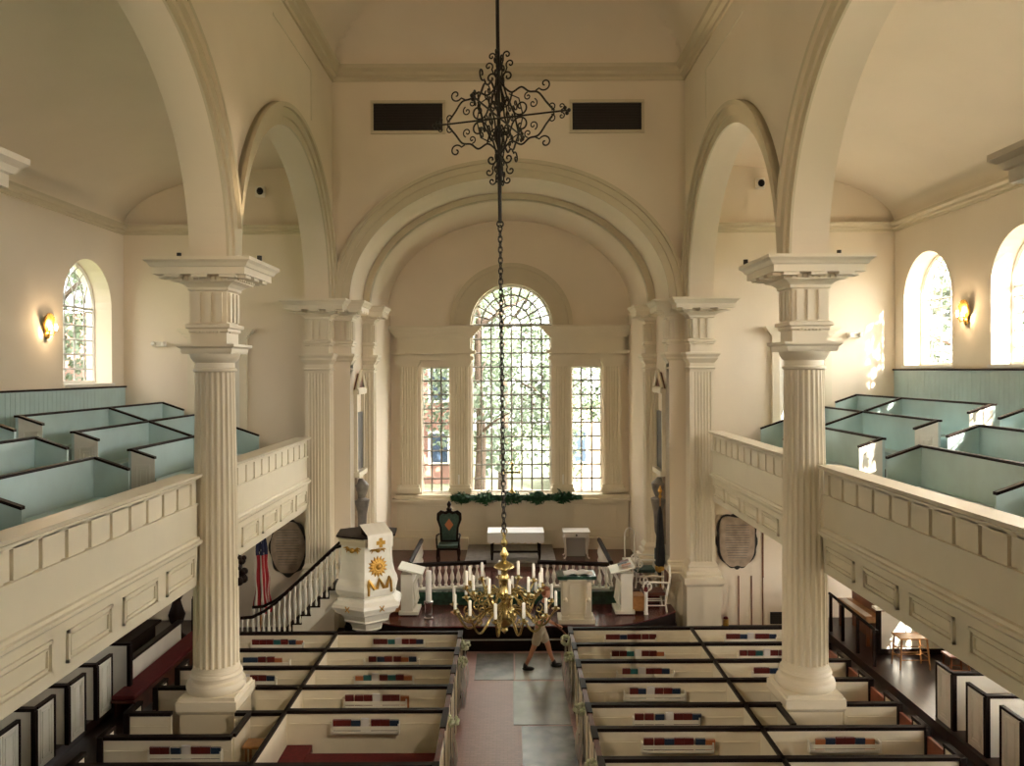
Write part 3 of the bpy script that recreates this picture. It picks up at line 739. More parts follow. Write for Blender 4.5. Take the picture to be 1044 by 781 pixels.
stool(8.75, 16.0, .18, .62, .42, .36, 'wood', 'darker stool half hidden behind the first white pew door under the right gallery')

# ---- pews along the outer walls
def wall_pew(s, D, X, label, cush=True):
    zf = .18; zt = 1.18
    t = thing('box_pew', label, 'pew', (s*X, D, zf))
    MB().box((s*X, D-.05, zf), (s*(XW-.02), D-.005, zt-.05)).build('side_panel', 'pewwhite', t)
    cap = MB().box((s*(X-.02), D-.08, zt-.05), (s*(XW-.02), D+.02, zt)).box((s*(X-.035), D-.08, zf), (s*(X+.035), D, zt-.05))
    b = MB().box((s*X-.022, D, zf), (s*X+.022, D+.47, zt-.04))
    for q in (.07, .13):
        x = s*(X-.022); xx = s*(X-.034)
        b.box((x, D+q, zf+q), (xx, D+q+.025, zt-q)).box((x, D+.47-q-.025, zf+q), (xx, D+.47-q, zt-q)).box((x, D+q, zf+q), (xx, D+.47-q, zf+q+.025)).box((x, D+q, zt-q-.03), (xx, D+.47-q, zt-q))
    d = b.build('door', 'pewwhite', t)
    MB().box((s*X-.035, D, zt-.04), (s*X+.035, D+.49, zt)).box((s*X-.035, D+.46, zf), (s*X+.035, D+.50, zt)).build('door_edging', 'darkcap', d)
    cap.build('cap_rail', 'darkcap', t)
    xi = X+(.55 if s < 0 else .12); bo = MB().box((s*xi, D+.02, zf+.34), (s*(XW-.04), D+.38, zf+.38)).box((s*xi, D+.34, zf), (s*(XW-.04), D+.36, zf+.34)).build('bench', 'door', t)
    MB().box((s*(xi+.01), D+.03, zf+.38), (s*(XW-.05), D+.39, zf+.45)).build('cushion', 'red', bo, bevel=.015)
LORD = ['first', 'second', 'third', 'fourth', 'fifth', 'sixth']
for i, D in enumerate((15.05, 14.1, 13.15, 12.2, 11.25)): wall_pew(-1, D-.42, 7.43, 'white pew box under the left gallery, %s one counted from the chancel' % LORD[i])
for i, D in enumerate((14.05, 13.08, 12.15, 11.2)): wall_pew(1, D, 7.62, 'white pew box under the right gallery, %s one counted from the chancel' % LORD[i])
# tall end of the left run of wall pews
t = thing('pew_screen', 'tall white pew end with dark frame under the left gallery', 'pew', (-7.35, 15.5, .18))
MB().box((-8.3, 15.5, .18), (-7.3, 15.54, 1.2)).build('panel', 'pewwhite', t)
MB().box((-8.3, 15.48, 1.2), (-7.24, 15.56, 1.25)).box((-7.3, 15.47, .18), (-7.23, 15.57, 1.2)).build('frame', 'darkcap', t)
t = thing('low_partition', 'long low white panelled partition running beside the red bench on the left', 'partition', (-7.43, 15.7, 0))
MB().box((-7.48, 15.7, .18), (-7.43, 18.35, .76)).build('panel', 'pewwhite', t); MB().box((-7.52, 15.68, .76), (-7.39, 18.38, .81)).build('cap_rail', 'darkcap', t)
t = thing('long_bench', 'long bench with crimson cushion along the low white partition on the left', 'bench', (-7.1, 15.3, 0))
bo = MB().box((-7.38, 15.0, .30), (-6.95, 18.8, .34)).box((-7.36, 15.1, .0), (-7.32, 18.7, .30)).box((-7.0, 15.1, .0), (-6.97, 18.7, .30)).build('bench_frame', 'door', t)
MB().box((-7.37, 15.02, .34), (-6.95, 18.78, .43)).build('cushion', 'red', t, bevel=.02)
t = thing('font', 'dark carved wooden pedestal standing beyond the low partition, left', 'pedestal', (-7.75, 18.9, .18))
MB().lathe([(.20, .18), (.24, .24), (.12, .34), (.09, .5), (.15, .62), (.19, .78), (.13, .95), (.09, 1.1), (.15, 1.22), (.12, 1.35), (.2, 1.45), (.24, 1.5), (.05, 1.52)], (-7.75, 18.9, 0), 16).build('turned_post', 'dark', t, smooth=40)
MB().lathe([(.02, 1.5), (.22, 1.58), (.10, 1.66), (.12, 1.74), (.03, 1.82)], (-7.75, 18.9, 0), 8).build('finial', 'dark', t)
t = thing('table', 'dark covered long table behind the low partition under the left gallery', 'table', (-8.4, 17, .18))
MB().box((-8.9, 16.0, .82), (-7.8, 18.2, .88)).build('table_top', 'dark', t, bevel=.01); MB().box((-8.8, 16.1, .18), (-7.9, 18.1, .82)).build('table_base', 'dark', t)
MB().box((-8.6, 16.3, .88), (-8.1, 17.9, .93)).build('red_runner', 'red', t)
t = thing('pew_screen', 'small white panel framed in dark wood behind the left column', 'pew', (-6.9, 18.95, 0))
MB().box((-7.35, 18.95, 0), (-6.75, 19.0, 1.12)).build('panel', 'pewwhite', t); MB().box((-7.4, 18.93, 1.12), (-6.7, 19.02, 1.18)).box((-7.42, 18.93, 0), (-7.35, 19.02, 1.12)).box((-6.75, 18.93, 0), (-6.7, 19.02, 1.12)).build('frame', 'darkcap', t)
# right: upright piano, railing, screen
t = thing('piano', 'brown upright piano under the right gallery near the east wall', 'piano', (8.3, 18.9, .18))
MB().box((8.3, 18.2, .18), (8.75, 19.8, 1.28)).build('case', 'wood', t, bevel=.01); MB().box((8.22, 18.15, 1.28), (8.8, 19.85, 1.33)).build('lid', 'wood', t, bevel=.008)
MB().box((7.95, 18.2, .72), (8.3, 19.8, .84)).build('key_bed', 'oak', t); MB().box((7.97, 18.3, .84), (8.12, 19.7, .855)).build('keys', 'paper', t)
for y in (18.24, 19.72): MB().box((7.98, y, .18), (8.05, y+.07, .72)).build('leg', 'wood', t)
t = thing('railing', 'dark wooden railing running along the side platform in front of the piano', 'railing', (7.6, 17.8, 0))
MB().tube([(7.6, 16.9, .95), (7.6, 19.4, 1.06)], .035, 6).build('handrail', 'dark', t)
for y in (17.0, 17.8, 18.6, 19.3): MB().box((7.57, y, .18), (7.63, y+.05, .95+(y-16.9)*.044)).build('post', 'dark', t)
t = thing('low_partition', 'white sunlit partition behind the orange stool, right side', 'partition', (8.0, 17.7, .18))
MB().box((8.05, 17.75, .3), (XW-.03, 17.8, 1.1)).build('panel', 'pewwhite', t); MB().box((8.05, 17.72, .18), (XW-.03, 17.82, .3)).box((8.0, 17.7, .18), (8.06, 17.84, 1.16)).build('frame', 'dark', t)
MB().box((7.93, 17.66, 1.16), (8.22, 17.88, 1.21)).build('post_cap', 'whitepaint', t)
# ================================================================ CHANCEL
PZ = .55; SZ = .85
pl = struct(empty('floor_chancel', (0, 20, 0)))
def plat(z0, z1, yoff, name, m):
    pts = [(-4.0, 22.5), (-4.0, 19.75)]
    for i in range(9): a = i/8; pts.append((-4.0+1.9*a, 19.75-yoff-(19.75-18.67)*sin(a*pi/2)))
    pts += [(-p[0], p[1]) for p in reversed(pts[2:])] + [(4.0, 19.75), (4.0, 22.5)]
    MB().prism(pts, z0, z1, lambda u, v, q: (u, v, q)).build(name, m, pl)
plat(0, .27, .14, 'lower_step', 'dark'); plat(.27, PZ-.03, 0, 'platform_riser', 'dark'); plat(PZ-.03, PZ, .03, 'platform_top', 'marblefloor')
MB().box((-2.1, 18.49, .27), (2.1, 18.53, .285)).build('step_nosing', 'steel', pl)
MB().box((-HC-.02, 20.45, 0), (HC+.02, YC, SZ)).build('sanctuary_floor', 'marblefloor', pl)
MB().box((-3.0, 20.35, PZ), (3.0, 20.9, SZ+.02)).build('rail_step', 'green', pl)
MB().box((-1.3, 23.0, SZ), (1.3, YC, SZ+.12)).build('altar_step', 'greystone', pl)
# communion rails
BAL = [(.03, 0), (.045, .02), (.045, .05), (.025, .07), (.035, .12), (.058, .20), (.05, .27), (.022, .36), (.02, .40), (.035, .43), (.04, .47), (.04, .50)]
bal = None
def baluster(x, y, z, h, parent, m='pewwhite', k=1.0):
    global bal
    b = MB().lathe([(r*k, q*h/.5) for r, q in BAL], (0, 0, 0), 8)
    if bal is None: bal = {}
    key = (round(h, 2), m, k)
    if key not in bal:
        o = b.build('baluster', m, None, smooth=50); bal[key] = o.data
    else:
        o = bpy.data.objects.new('baluster', bal[key]); COL.objects.link(o)
    o.parent = parent; o.matrix_parent_inverse = Matrix.Translation(-parent.location); o.location = (x, y, z); return o
def comm_rail(pts, label):
    t = thing('communion_rail', label, 'railing', (pts[0][0], pts[0][1], SZ))
    z = SZ+.02
    MB().tube([(x, y, z+.62) for x, y in pts], .06, 6).build('handrail', 'dark', t, smooth=30)
    b = MB()
    for (xa, ya), (xb, yb) in zip(pts[:-1], pts[1:]):
        d = Vector((xb-xa, yb-ya, 0)).normalized(); n = Vector((-d.y, d.x, 0))*.05
        b.hexa([(xa-n.x, ya-n.y, z), (xb-n.x, yb-n.y, z), (xb+n.x, yb+n.y, z), (xa+n.x, ya+n.y, z), (xa-n.x, ya-n.y, z+.05), (xb-n.x, yb-n.y, z+.05), (xb+n.x, yb+n.y, z+.05), (xa+n.x, ya+n.y, z+.05)])
    b.build('base_rail', 'pewwhite', t)
    L = [0]
    for (xa, ya), (xb, yb) in zip(pts[:-1], pts[1:]): L.append(L[-1]+math.hypot(xb-xa, yb-ya))
    n = int(L[-1]/.155)
    for k in range(n):
        q = (k+.5)/n*L[-1]
        for j in range(len(L)-1):
            if L[j] <= q <= L[j+1]:
                f = (q-L[j])/(L[j+1]-L[j]); baluster(pts[j][0]+(pts[j+1][0]-pts[j][0])*f, pts[j][1]+(pts[j+1][1]-pts[j][1])*f, z+.05, .52, t); break
comm_rail([(-2.5, 20.55), (-2.2, 20.6), (-1.5, 20.72), (-.62, 20.85)], 'communion rail with white balusters to the left of the altar opening')
comm_rail([(.70, 20.85), (1.5, 20.72), (2.2, 20.6), (2.5, 20.55)], 'communion rail with white balusters right of the altar opening')
comm_rail([(-2.57, 20.75), (-2.57, 23.6)], 'dark side rail running back to the east wall on the left')
comm_rail([(2.57, 20.75), (2.57, 23.6)], 'dark side rail running back to the east wall on the right')
# altar
ax = (525-519.5)*23.4/F
t = thing('altar_table', 'dark wooden altar table under the east window', 'table', (ax, 23.5, SZ+.12))
z = SZ+.12
MB().box((ax-.74, 23.25, z+.74), (ax+.74, 23.95, z+.79)).build('table_top', 'dark', t)
for sx in (-1, 1):
    for y in (23.3, 23.9): MB().tube([(ax+sx*.68, y, z), (ax+sx*.68, y, z+.2), (ax+sx*.68, y, z+.74)], [.03, .04, .045], 8).build('leg', 'dark', t, smooth=40)
MB().box((ax-.68, 23.56, z+.15), (ax+.68, 23.64, z+.2)).build('stretcher', 'dark', t)
b = MB().box((ax-.80, 23.2, z+.795), (ax+.80, 24.0, z+.805))
n = 64; lp = [(ax-.80, z+.80), (ax-.80, z+.54)] + [(ax-.8+1.6*k/n, z+.53-.035*abs(sin(pi*k/n*9))) for k in range(n+1)] + [(ax+.80, z+.80)]
b.prism(lp, 23.19, 23.2, mXZ)
for sx in (-1, 1): b.box((ax+sx*.80, 23.2, z+.53), (ax+sx*.81, 24.0, z+.805))
tag(b.build('altar_cloth', 'white'), 'white linen cloth with scalloped edge draped over the altar table', 'cloth')
# candles, cross, garland on the window ledge
zs = WS-.02
def ledge_candle(x, lab):
    t = thing('candlestick', lab, 'candle', (x, YC-.12, zs))
    MB().lathe([(.07, 0), (.05, .03), (.015, .06), (.02, .12), (.035, .15), (.02, .16)], (x, YC-.12, zs), 12).build('holder', 'brass', t, smooth=40)
    MB().lathe([(.028, .15), (.028, .62), (.005, .63)], (x, YC-.12, zs), 12).build('candle', 'candle', t, smooth=40)
ledge_candle((467.5-519.5)*YC/F, 'tall white candle on the window ledge left of the cross'); ledge_candle((573.5-519.5)*YC/F, 'tall white candle on the window ledge right of the cross')
x = (521.5-519.5)*YC/F; t = thing('altar_cross', 'brass standing cross in the middle of the east window ledge', 'cross', (x, YC-.12, zs))
MB().lathe([(.14, 0), (.12, .05), (.06, .12), (.035, .2), (.03, .24)], (x, YC-.12, zs), 16).build('base', 'brass', t, smooth=40)
MB().box((x-.03, YC-.14, zs+.2), (x+.03, YC-.10, zs+.98)).box((x-.23, YC-.14, zs+.66), (x+.23, YC-.10, zs+.72)).ball((x-.23, YC-.12, zs+.69), .05).ball((x+.23, YC-.12, zs+.69), .05).ball((x, YC-.12, zs+.98), .05).build('cross', 'brass', t)
b = MB(); r2 = random.Random(3)
for k in range(2600):
    u = r2.random(); x = (462+128*u-519.5)*YC/F; th = (.10+.05*sin(u*31)+.03*sin(u*77))*(1 if .03 < u < .97 else .5)
    c = Vector((x+r2.gauss(0, .03), YC-.36+r2.gauss(0, .05), WS-.08+r2.gauss(0, .5)*th)); d = Vector((r2.gauss(0, 1), r2.gauss(0, 1), r2.gauss(0, .7))).normalized()*.10; e = d.orthogonal().normalized()*.03
    b.add([c-d, c+e, c+d, c-e], [(0, 1, 2, 3)])
tag(b.build('garland', 'garland'), 'dark green evergreen garland lying along the east window ledge', 'garland')
# bishop's chair
def big_chair(cx, cy, z):
    t = thing('throne_chair', 'dark carved high back armchair with green upholstery and gold emblem', 'chair', (cx, cy, z))
    out = [(-.26, .45), (-.28, .9), (-.37, 1.15), (-.36, 1.33), (-.25, 1.42), (-.12, 1.38), (0, 1.45), (.12, 1.38), (.25, 1.42), (.36, 1.33), (.37, 1.15), (.28, .9), (.26, .45)]
    y = cy+.28
    MB().prism([(cx+u, z+v) for u, v in out], y, y+.05, mXZ).build('back_frame', 'dark', t)
    MB().prism([(cx+u*.78, z+.95+(v-.95)*.8) for u, v in out], y-.025, y, mXZ).build('backrest', 'greenfab', t)
    MB().prism([(cx, z+.82), (cx+.13, z+1.0), (cx, z+1.18), (cx-.13, z+1.0)], y-.035, y-.025, mXZ).build('emblem', 'orangebook', t)
    MB().lathe([(.06, 1.40), (.09, 1.46), (.04, 1.52), (.07, 1.60), (.01, 1.70)], (cx, y+.02, z), 10).build('finial', 'dark', t, smooth=40)
    MB().box((cx-.32, cy-.28, z+.36), (cx+.32, cy+.28, z+.42)).build('seat_frame', 'dark', t); MB().box((cx-.29, cy-.27, z+.42), (cx+.29, cy+.25, z+.50)).build('seat', 'greenfab', t, bevel=.02)
    for sx in (-1, 1):
        MB().tube([(cx+sx*.3, cy+.28, z+.72), (cx+sx*.34, cy, z+.74), (cx+sx*.33, cy-.25, z+.70), (cx+sx*.31, cy-.26, z+.42)], .028, 6).build('arm', 'dark', t, smooth=40)
        for sy in (-1, 1): MB().tube([(cx+sx*.29, cy+sy*.26, z), (cx+sx*.31, cy+sy*.27, z+.15), (cx+sx*.29, cy+sy*.25, z+.38)], [.025, .03, .038], 6).build('leg', 'dark', t, smooth=40)
big_chair((456.5-519.5)*23.8/F, 23.8, SZ)
# credence table
cx = (587-519.5)*24/F; z = SZ
t = thing('credence_table', 'small white side table with curved legs right of the altar', 'table', (cx, 24.2, z))
MB().box((cx-.40, 23.9, z+.76), (cx+.40, 24.5, z+.80)).build('table_top', 'whitepaint', t, bevel=.01); MB().box((cx-.35, 23.95, z+.62), (cx+.35, 24.45, z+.76)).build('apron', 'whitepaint', t)
MB().ball((cx, 23.94, z+.69), .03).build('knob', 'dark', t)
for sx in (-1, 1):
    for y in (23.97, 24.43): MB().tube([(cx+sx*.37, y, z), (cx+sx*.32, y, z+.06), (cx+sx*.31, y, z+.3), (cx+sx*.35, y, z+.55), (cx+sx*.33, y, z+.7)], [.03, .018, .022, .035, .03], 8).build('leg', 'whitepaint', t, smooth=40)
MB().box((cx-.28, 24.3, z), (cx+.28, 24.34, z+.62)).build('back_board', 'steel', t)

# reading desks at both sides
def prayer_desk(s, X, Y, lab, books):
    z = PZ; t = thing('prayer_desk', lab, 'lectern', (X, Y, z))
    def L(x, y, zz): return (X+s*x, Y+y, z+zz)
    def bx(b, x0, x1, y0, y1, z0, z1): b.box(L(x0, y0, z0), L(x1, y1, z1))
    b = MB(); bx(b, -.08, .20, -.30, .30, .10, .98); b.build('cabinet', 'pewwhite', t)
    b = MB()
    for yy in (-.24, 0, .24):
        b.tube([L(-.09, yy, .18), L(-.16, yy, .28), L(-.12, yy, .5), L(-.10, yy, .75), L(-.2, yy, .92), L(-.26, yy, 1.0)], .03, 6)
    b.build('scrolled_bracket', 'pewwhite', t, smooth=40)
    MB().hexa([L(-.32, -.36, .97), L(.26, -.36, 1.12), L(.26, .36, 1.12), L(-.32, .36, .97), L(-.32, -.36, 1.01), L(.26, -.36, 1.16), L(.26, .36, 1.16), L(-.32, .36, 1.01)]).build('sloping_top', 'pewwhite', t)
    b = MB(); bx(b, -.22, .25, -.34, .34, .03, .10); b.build('foot', 'pewwhite', t); b = MB(); bx(b, -.18, .22, -.3, .3, 0, .03); b.build('plinth', 'dark', t)
    b = MB(); bx(b, .20, .5, -.2, .2, .06, .42); b.build('kneeler', 'oak', t)
prayer_desk(-1, -2.42, 19.75, 'white scroll bracket reading desk between the pulpit and the large candle', 0)
prayer_desk(1, 2.72, 19.75, 'white scroll bracket reading desk with books, right of the central lectern', 1)
for k, (m, dx, dy, lab) in enumerate((('orangebook', .02, -.18, 'tan leather book lying on the right reading desk, near edge'), ('redbook', .02, .18, 'red book lying on the right reading desk, far edge'), ('bluebook', -.05, 0, 'dark open book in the middle of the right reading desk'))):
    x, y = 2.72+dx+.05, 19.75+dy; zz = PZ+1.135+.258*(dx+.0)
    b = MB(); b.cbox((0, 0, .02), (.22, .15, .004)).cbox((0, 0, .042), (.22, .15, .004)).cbox((-.108, 0, .031), (.004, .15, .024)); b.cur = 1; b.cbox((.003, 0, .031), (.20, .14, .02))
    b.xf(Matrix.Translation((x, y, zz)) @ Matrix.Rotation(rad(-14.5), 4, 'Y')); tag(b.build('book', [m, 'paper']), lab, 'book')
# central lectern
cx = 1.53; cy = 19.05; z = PZ
t = thing('lectern', 'cream panelled central lectern with green marble top facing the aisle', 'lectern', (cx, cy, z))
MB().box((cx-.42, cy-.3, z), (cx+.42, cy+.3, z+.10)).build('plinth', 'pew', t); MB().box((cx-.34, cy-.2, z+.1), (cx+.34, cy+.22, z+1.02)).build('body', 'pew', t)
for sx in (-1, 1):
    b = MB().box((cx+sx*.34, cy-.26, z+.1), (cx+sx*.20, cy-.2, z+.98)).box((cx+sx*.36, cy-.28, z+.1), (cx+sx*.18, cy-.2, z+.18)).box((cx+sx*.31, cy-.31, z+.62), (cx+sx*.23, cy-.26, z+.98)).lathe([(.05, 0), (.06, .04), (.02, .1)], (cx+sx*.27, cy-.29, z+.52), 8)
    b.build('pilaster', 'pew', t)
b = MB()
for p in ((-.16, .16, .2, .23), (-.16, .16, .87, .9), (-.16, -.13, .2, .9), (.13, .16, .2, .9)): b.box((cx+p[0], cy-.215, z+p[2]), (cx+p[1], cy-.2, z+p[3]))
b.build('panel_moulding', 'pew', t)
MB().box((cx-.45, cy-.30, z+1.02), (cx+.45, cy+.3, z+1.10)).build('marble_top', 'green', t); MB().box((cx-.22, cy-.32, z+.99), (cx+.22, cy+.3, z+1.03)).build('top_moulding', 'pew', t)
b = MB()
for sx in (-1, 1):
    vs = []; 
    for i in range(7): u = i/6; vs += [(cx+.05+sx*.34*u, cy-.2, z+1.105+.04*sin(pi*min(1, u*1.3))), (cx+.05+sx*.34*u, cy+.22, z+1.105+.04*sin(pi*min(1, u*1.3)))]
    vs2 = [(a, b_, c-.012) for a, b_, c in vs]; n = len(vs)
    b.add(vs+vs2, [(2*i, 2*i+1, 2*i+3, 2*i+2) for i in range(6)] + [(n+2*i, n+2*i+1, n+2*i+3, n+2*i+2) for i in range(6)])
tag(b.build('open_book', 'paper', smooth=40), 'open book with white pages lying on the central lectern', 'book')
# large candle and small candle stand
x = (436-519.5)*19.2/F; t = thing('paschal_candle', 'thick white candle on a silver cylinder stand beside the left reading desk', 'candle', (x, 19.2, PZ))
MB().lathe([(.11, 0), (.11, .04), (.085, .06), (.085, .34), (.11, .37), (.11, .42), (.09, .43)], (x, 19.2, PZ), 20).build('stand', 'silver', t, smooth=40); MB().lathe([(.072, .42), (.072, 1.12), (.06, 1.14), (.005, 1.12)], (x, 19.2, PZ), 20).build('candle', 'candle', t, smooth=40)
x = (657.5-519.5)*18.95/F; t = thing('post', 'slim white post with a red top at the platform edge, right', 'post', (x, 19.5, PZ))
MB().lathe([(.06, 0), (.045, .04), (.04, .5), (.05, .54)], (x*1.03, 19.5, PZ), 12).build('shaft', 'candle', t, smooth=40); MB().lathe([(.03, .54), (.05, .57), (.045, .64), (.01, .66)], (x*1.03, 19.5, PZ), 12).build('top', 'red', t, smooth=40)
# two armchairs facing left
def armchair(X, Y, z, m, lab, hoop=0):
    t = thing('armchair', lab, 'chair', (X, Y, z)); b = MB()
    MB().box((X-.26, Y-.27, z+.38), (X+.25, Y+.27, z+.46)).build('seat', m, t, bevel=.02)
    MB().tube([(X+.27, Y-.26, z+.4), (X+.36, Y-.28, z+.85), (X+.40, Y, z+1.05), (X+.36, Y+.28, z+.85), (X+.27, Y+.26, z+.4)], .028, 6).build('back_frame', 'whitepaint', t, smooth=50)
    MB().box((X+.30, Y-.2, z+.5), (X+.34, Y+.2, z+.92)).build('backrest', m, t, bevel=.015)
    for sy in (-1, 1):
        y = Y+sy*.29; pts = [(X+.33, y, z+.70), (X+.1, y, z+.72), (X-.15, y, z+.72)]
        for i in range(13): a = i/12*2*pi; r = .12-.05*i/12; pts.append((X-.18-r*sin(a), y, z+.62+(.10-.0*i)*0+r*cos(a)))
        pts += [(X-.2, y, z+.5), (X-.22, y, z+.42)]
        MB().tube(pts, .024, 6).build('arm', 'whitepaint', t, smooth=50)
        for sx in (-1, 1): MB().tube([(X+sx*.27, y*1, z), (X+sx*.24, y, z+.2), (X+sx*.25, y, z+.40)], [.022, .02, .03], 6).build('leg', 'whitepaint', t, smooth=50)
        b.tube([(X-.25, y, z+.16), (X+.25, y, z+.16)], .015, 6).tube([(X-.25, y, z+.28), (X+.25, y, z+.28)], .013, 6)
    b.build('stretcher', 'whitepaint', t)
armchair(3.50, 19.95, PZ, 'door', 'white scroll armed chair with brown seat against the right chancel wall, the nearer one')
armchair(3.45, 21.0, SZ, 'greenfab', 'white framed armchair with green seat behind the nearer scroll armed chair')
t = thing('hoop_chair', 'white chair with a tall narrow hoop back beyond the right armchairs', 'chair', (3.25, 22.0, SZ))
MB().tube([(3.12, 22.2, SZ+.4), (3.12, 22.2, SZ+1.1), (3.16, 22.2, SZ+1.2), (3.25, 22.2, SZ+1.25), (3.34, 22.2, SZ+1.2), (3.38, 22.2, SZ+1.1), (3.38, 22.2, SZ+.4)], .022, 6).build('back', 'whitepaint', t, smooth=50)
MB().box((3.05, 21.75, SZ+.38), (3.45, 22.2, SZ+.44)).build('seat', 'whitepaint', t)
for sx in (3.08, 3.42):
    for y in (21.79, 22.17): MB().tube([(sx, y, SZ), (sx, y, SZ+.38)], .02, 6).build('leg', 'whitepaint', t)
# processional banner
t = thing('furled_banner', 'furled dark banner with gold finial and fringe by the right chancel wall', 'flag', (3.82, 20.55, PZ))
MB().tube([(3.80, 20.62, SZ), (3.80, 20.62, SZ+2.3)], .018, 8).build('pole', 'oak', t); MB().lathe([(.01, 0), (.05, .06), (.02, .12), (.06, .2), (.005, .34)], (3.80, 20.62, SZ+2.28), 8).build('finial', 'gold', t)
MB().lathe([(.03, .3), (.11, .5), (.12, .9), (.09, 1.4), (.06, 1.9), (.02, 2.1)], (3.80, 20.62, SZ), 12, lambda a, z: 1+.25*sin(5*a)).build('cloth', 'blackcloth', t, smooth=60)
MB().lathe([(.115, .45), (.13, .5), (.125, .58), (.10, .6)], (3.80, 20.62, SZ), 12, lambda a, z: 1+.25*sin(5*a)).build('fringe', 'gold', t)
MB().lathe([(.13, 0), (.13, .04), (.03, .08)], (3.80, 20.62, SZ), 12).build('foot', 'brass', t)
# monuments on the chancel side walls
for s in (-1, 1):
    t = thing('wall_monument', 'pedimented marble wall monument high on the %s chancel wall, seen edge on' % SIDE[s], 'monument', (s*4.0, 21.3, 3))
    x = 4.0
    MB().box((s*x, 20.95, Z(-2.6)), (s*(x-.05), 21.9, Z(-1.1))).build('slate_slab', 'blackstone', t)
    b = MB().box((s*x, 20.88, Z(-2.7)), (s*(x-.09), 20.97, Z(-.55))).box((s*x, 21.88, Z(-2.7)), (s*(x-.09), 21.97, Z(-.55))).box((s*x, 20.83, Z(-.62)), (s*(x-.15), 22.0, Z(-.5))).box((s*x, 20.83, Z(-2.75)), (s*(x-.15), 22.0, Z(-2.62)))
    b.build('marble_frame', 'trim', t)
    b = MB()
    for p, q in (((20.8, Z(-.5)), (21.42, Z(-.02))), ((21.42, Z(-.02)), (22.04, Z(-.5))), ((20.8, Z(-.5)), (22.04, Z(-.5)))): b.tube([(s*(x-.1), *p), (s*(x-.1), *q)], .05, 4)
    b.build('pediment', 'trim', t); MB().prism([(20.85, Z(-.5)), (21.99, Z(-.5)), (21.42, Z(-.08))], s*x, s*(x-.06), mYZ).build('pediment_field', 'wood', t)
    t = thing('urn_monument', 'grey marble bracket monument with an urn lower on the %s chancel wall' % SIDE[s], 'monument', (s*4.0, 21.2, 3))
    MB().lathe([(.05, Z(-4.4)), (.12, Z(-4.2)), (.15, Z(-3.7)), (.2, Z(-3.45)), (.22, Z(-3.35)), (.1, Z(-3.3)), (.18, Z(-3.1)), (.2, Z(-2.95)), (.05, Z(-2.8))], (s*3.86, 21.1, 0), 12).build('urn', 'greystone', t, smooth=40)
    MB().box((s*4.0, 20.95, Z(-4.5)), (s*3.93, 21.3, Z(-2.75))).build('backplate', 'stone', t)

# ================================================================ PULPIT AND STAIR
px, py = -3.12, 17.75; AZ = rad(-85.5)
t = thing('pulpit', 'white hexagonal wine glass pulpit with gilded ornaments at the chancel steps', 'pulpit', (px, py, 0))
PB = [(.60, 2.72), (.60, 2.35), (.615, 2.15), (.66, 1.98), (.72, 1.86), (.74, 1.76), (.70, 1.66), (.62, 1.60)]
MB().lathe(PB, (px, py, 0), 6, None, AZ).build('drum', 'pewwhite', t)
MB().lathe([(.60, 2.68), (.62, 2.72), (.65, 2.78), (.66, 2.82), (.70, 2.86), (.55, 2.87), (.55, 2.70)], (px, py, 0), 6, None, AZ).build('cornice_moulding', 'trim', t)
MB().lathe([(.55, 2.87), (.72, 2.87), (.72, 2.905), (.57, 2.91)], (px, py, 0), 6, None, AZ).build('rim', 'darkcap', t)
MB().lathe([(.62, 1.60), (.68, 1.58), (.70, 1.52), (.80, 1.46), (.83, 1.40), (.80, 1.34), (.74, 1.32), (.72, 1.26), (.60, 1.20), (.52, 1.08), (.54, 1.05), (.40, .98), (.34, .86), (.36, .84), (.16, .74), (.15, .1), (.3, 0)], (px, py, 0), 6, None, AZ).build('base', 'pewwhite', t)
def face(k, u, zz, off):
    a = AZ + (k+.5)*pi/3; ap = None
    r = .60
    for (r0, z0), (r1, z1) in zip(PB[:-1], PB[1:]):
        if z1 <= zz <= z0: r = r0+(r1-r0)*(z0-zz)/(z0-z1)
    d = r*cos(pi/6)+off; return (px+d*cos(a)-u*sin(a), py+d*sin(a)+u*cos(a), zz)
for k in (0, -1):
    b = MB()
    if k == 0:
        ring = []; 
        for i in range(32): r = .235 if i % 2 == 0 else .165; a = 2*pi*i/32; ring.append((r*sin(a), 2.25+r*cos(a)))
        vs = [face(k, u, v, .005) for u, v in ring] + [face(k, u*.8, 2.25+(v-2.25)*.8, .03) for u, v in ring] + [face(k, 0, 2.25, .04)]
        b.add(vs, [(i, (i+1) % 32, 32+(i+1) % 32, 32+i) for i in range(32)] + [(32+i, 32+(i+1) % 32, 64) for i in range(32)])
        b.build('gilt_sunburst', 'gold', t); b = MB()
        b.ball(face(k, 0, 2.25, .04), .06); b.tube([face(k, .085*cos(2*pi*i/16), 2.25+.085*sin(2*pi*i/16), .045) for i in range(16)], .014, 5, closed=True)
        b.build('gilt_boss', 'gold', t, smooth=50); b = MB()
        sw = [face(k, u, v, .03) for u, v in ((-.26, 1.68), (-.26, 1.90), (-.24, 2.0), (-.14, 1.82), (-.08, 1.82), (0, 2.0), (.08, 1.82), (.14, 1.82), (.24, 2.02), (.26, 1.92), (.26, 1.70))]
        b.tube(sw, [.026, .032, .026, .04, .04, .03, .04, .04, .026, .032, .026], 6)
        b.build('gilt_garland', 'gold', t, smooth=50); b = MB()
    b.ball(face(k, 0, 2.60, .03), .055)
    for sg in (-1, 1):
        for q in range(3): b.tube([face(k, sg*.05, 2.60, .02), face(k, sg*.13, 2.66-.03*q, .02), face(k, sg*(.23-.04*q), 2.64-.05*q, .02)], [.022, .022, .006], 5)
    b.build('gilt_cherub', 'gold', t, smooth=50)
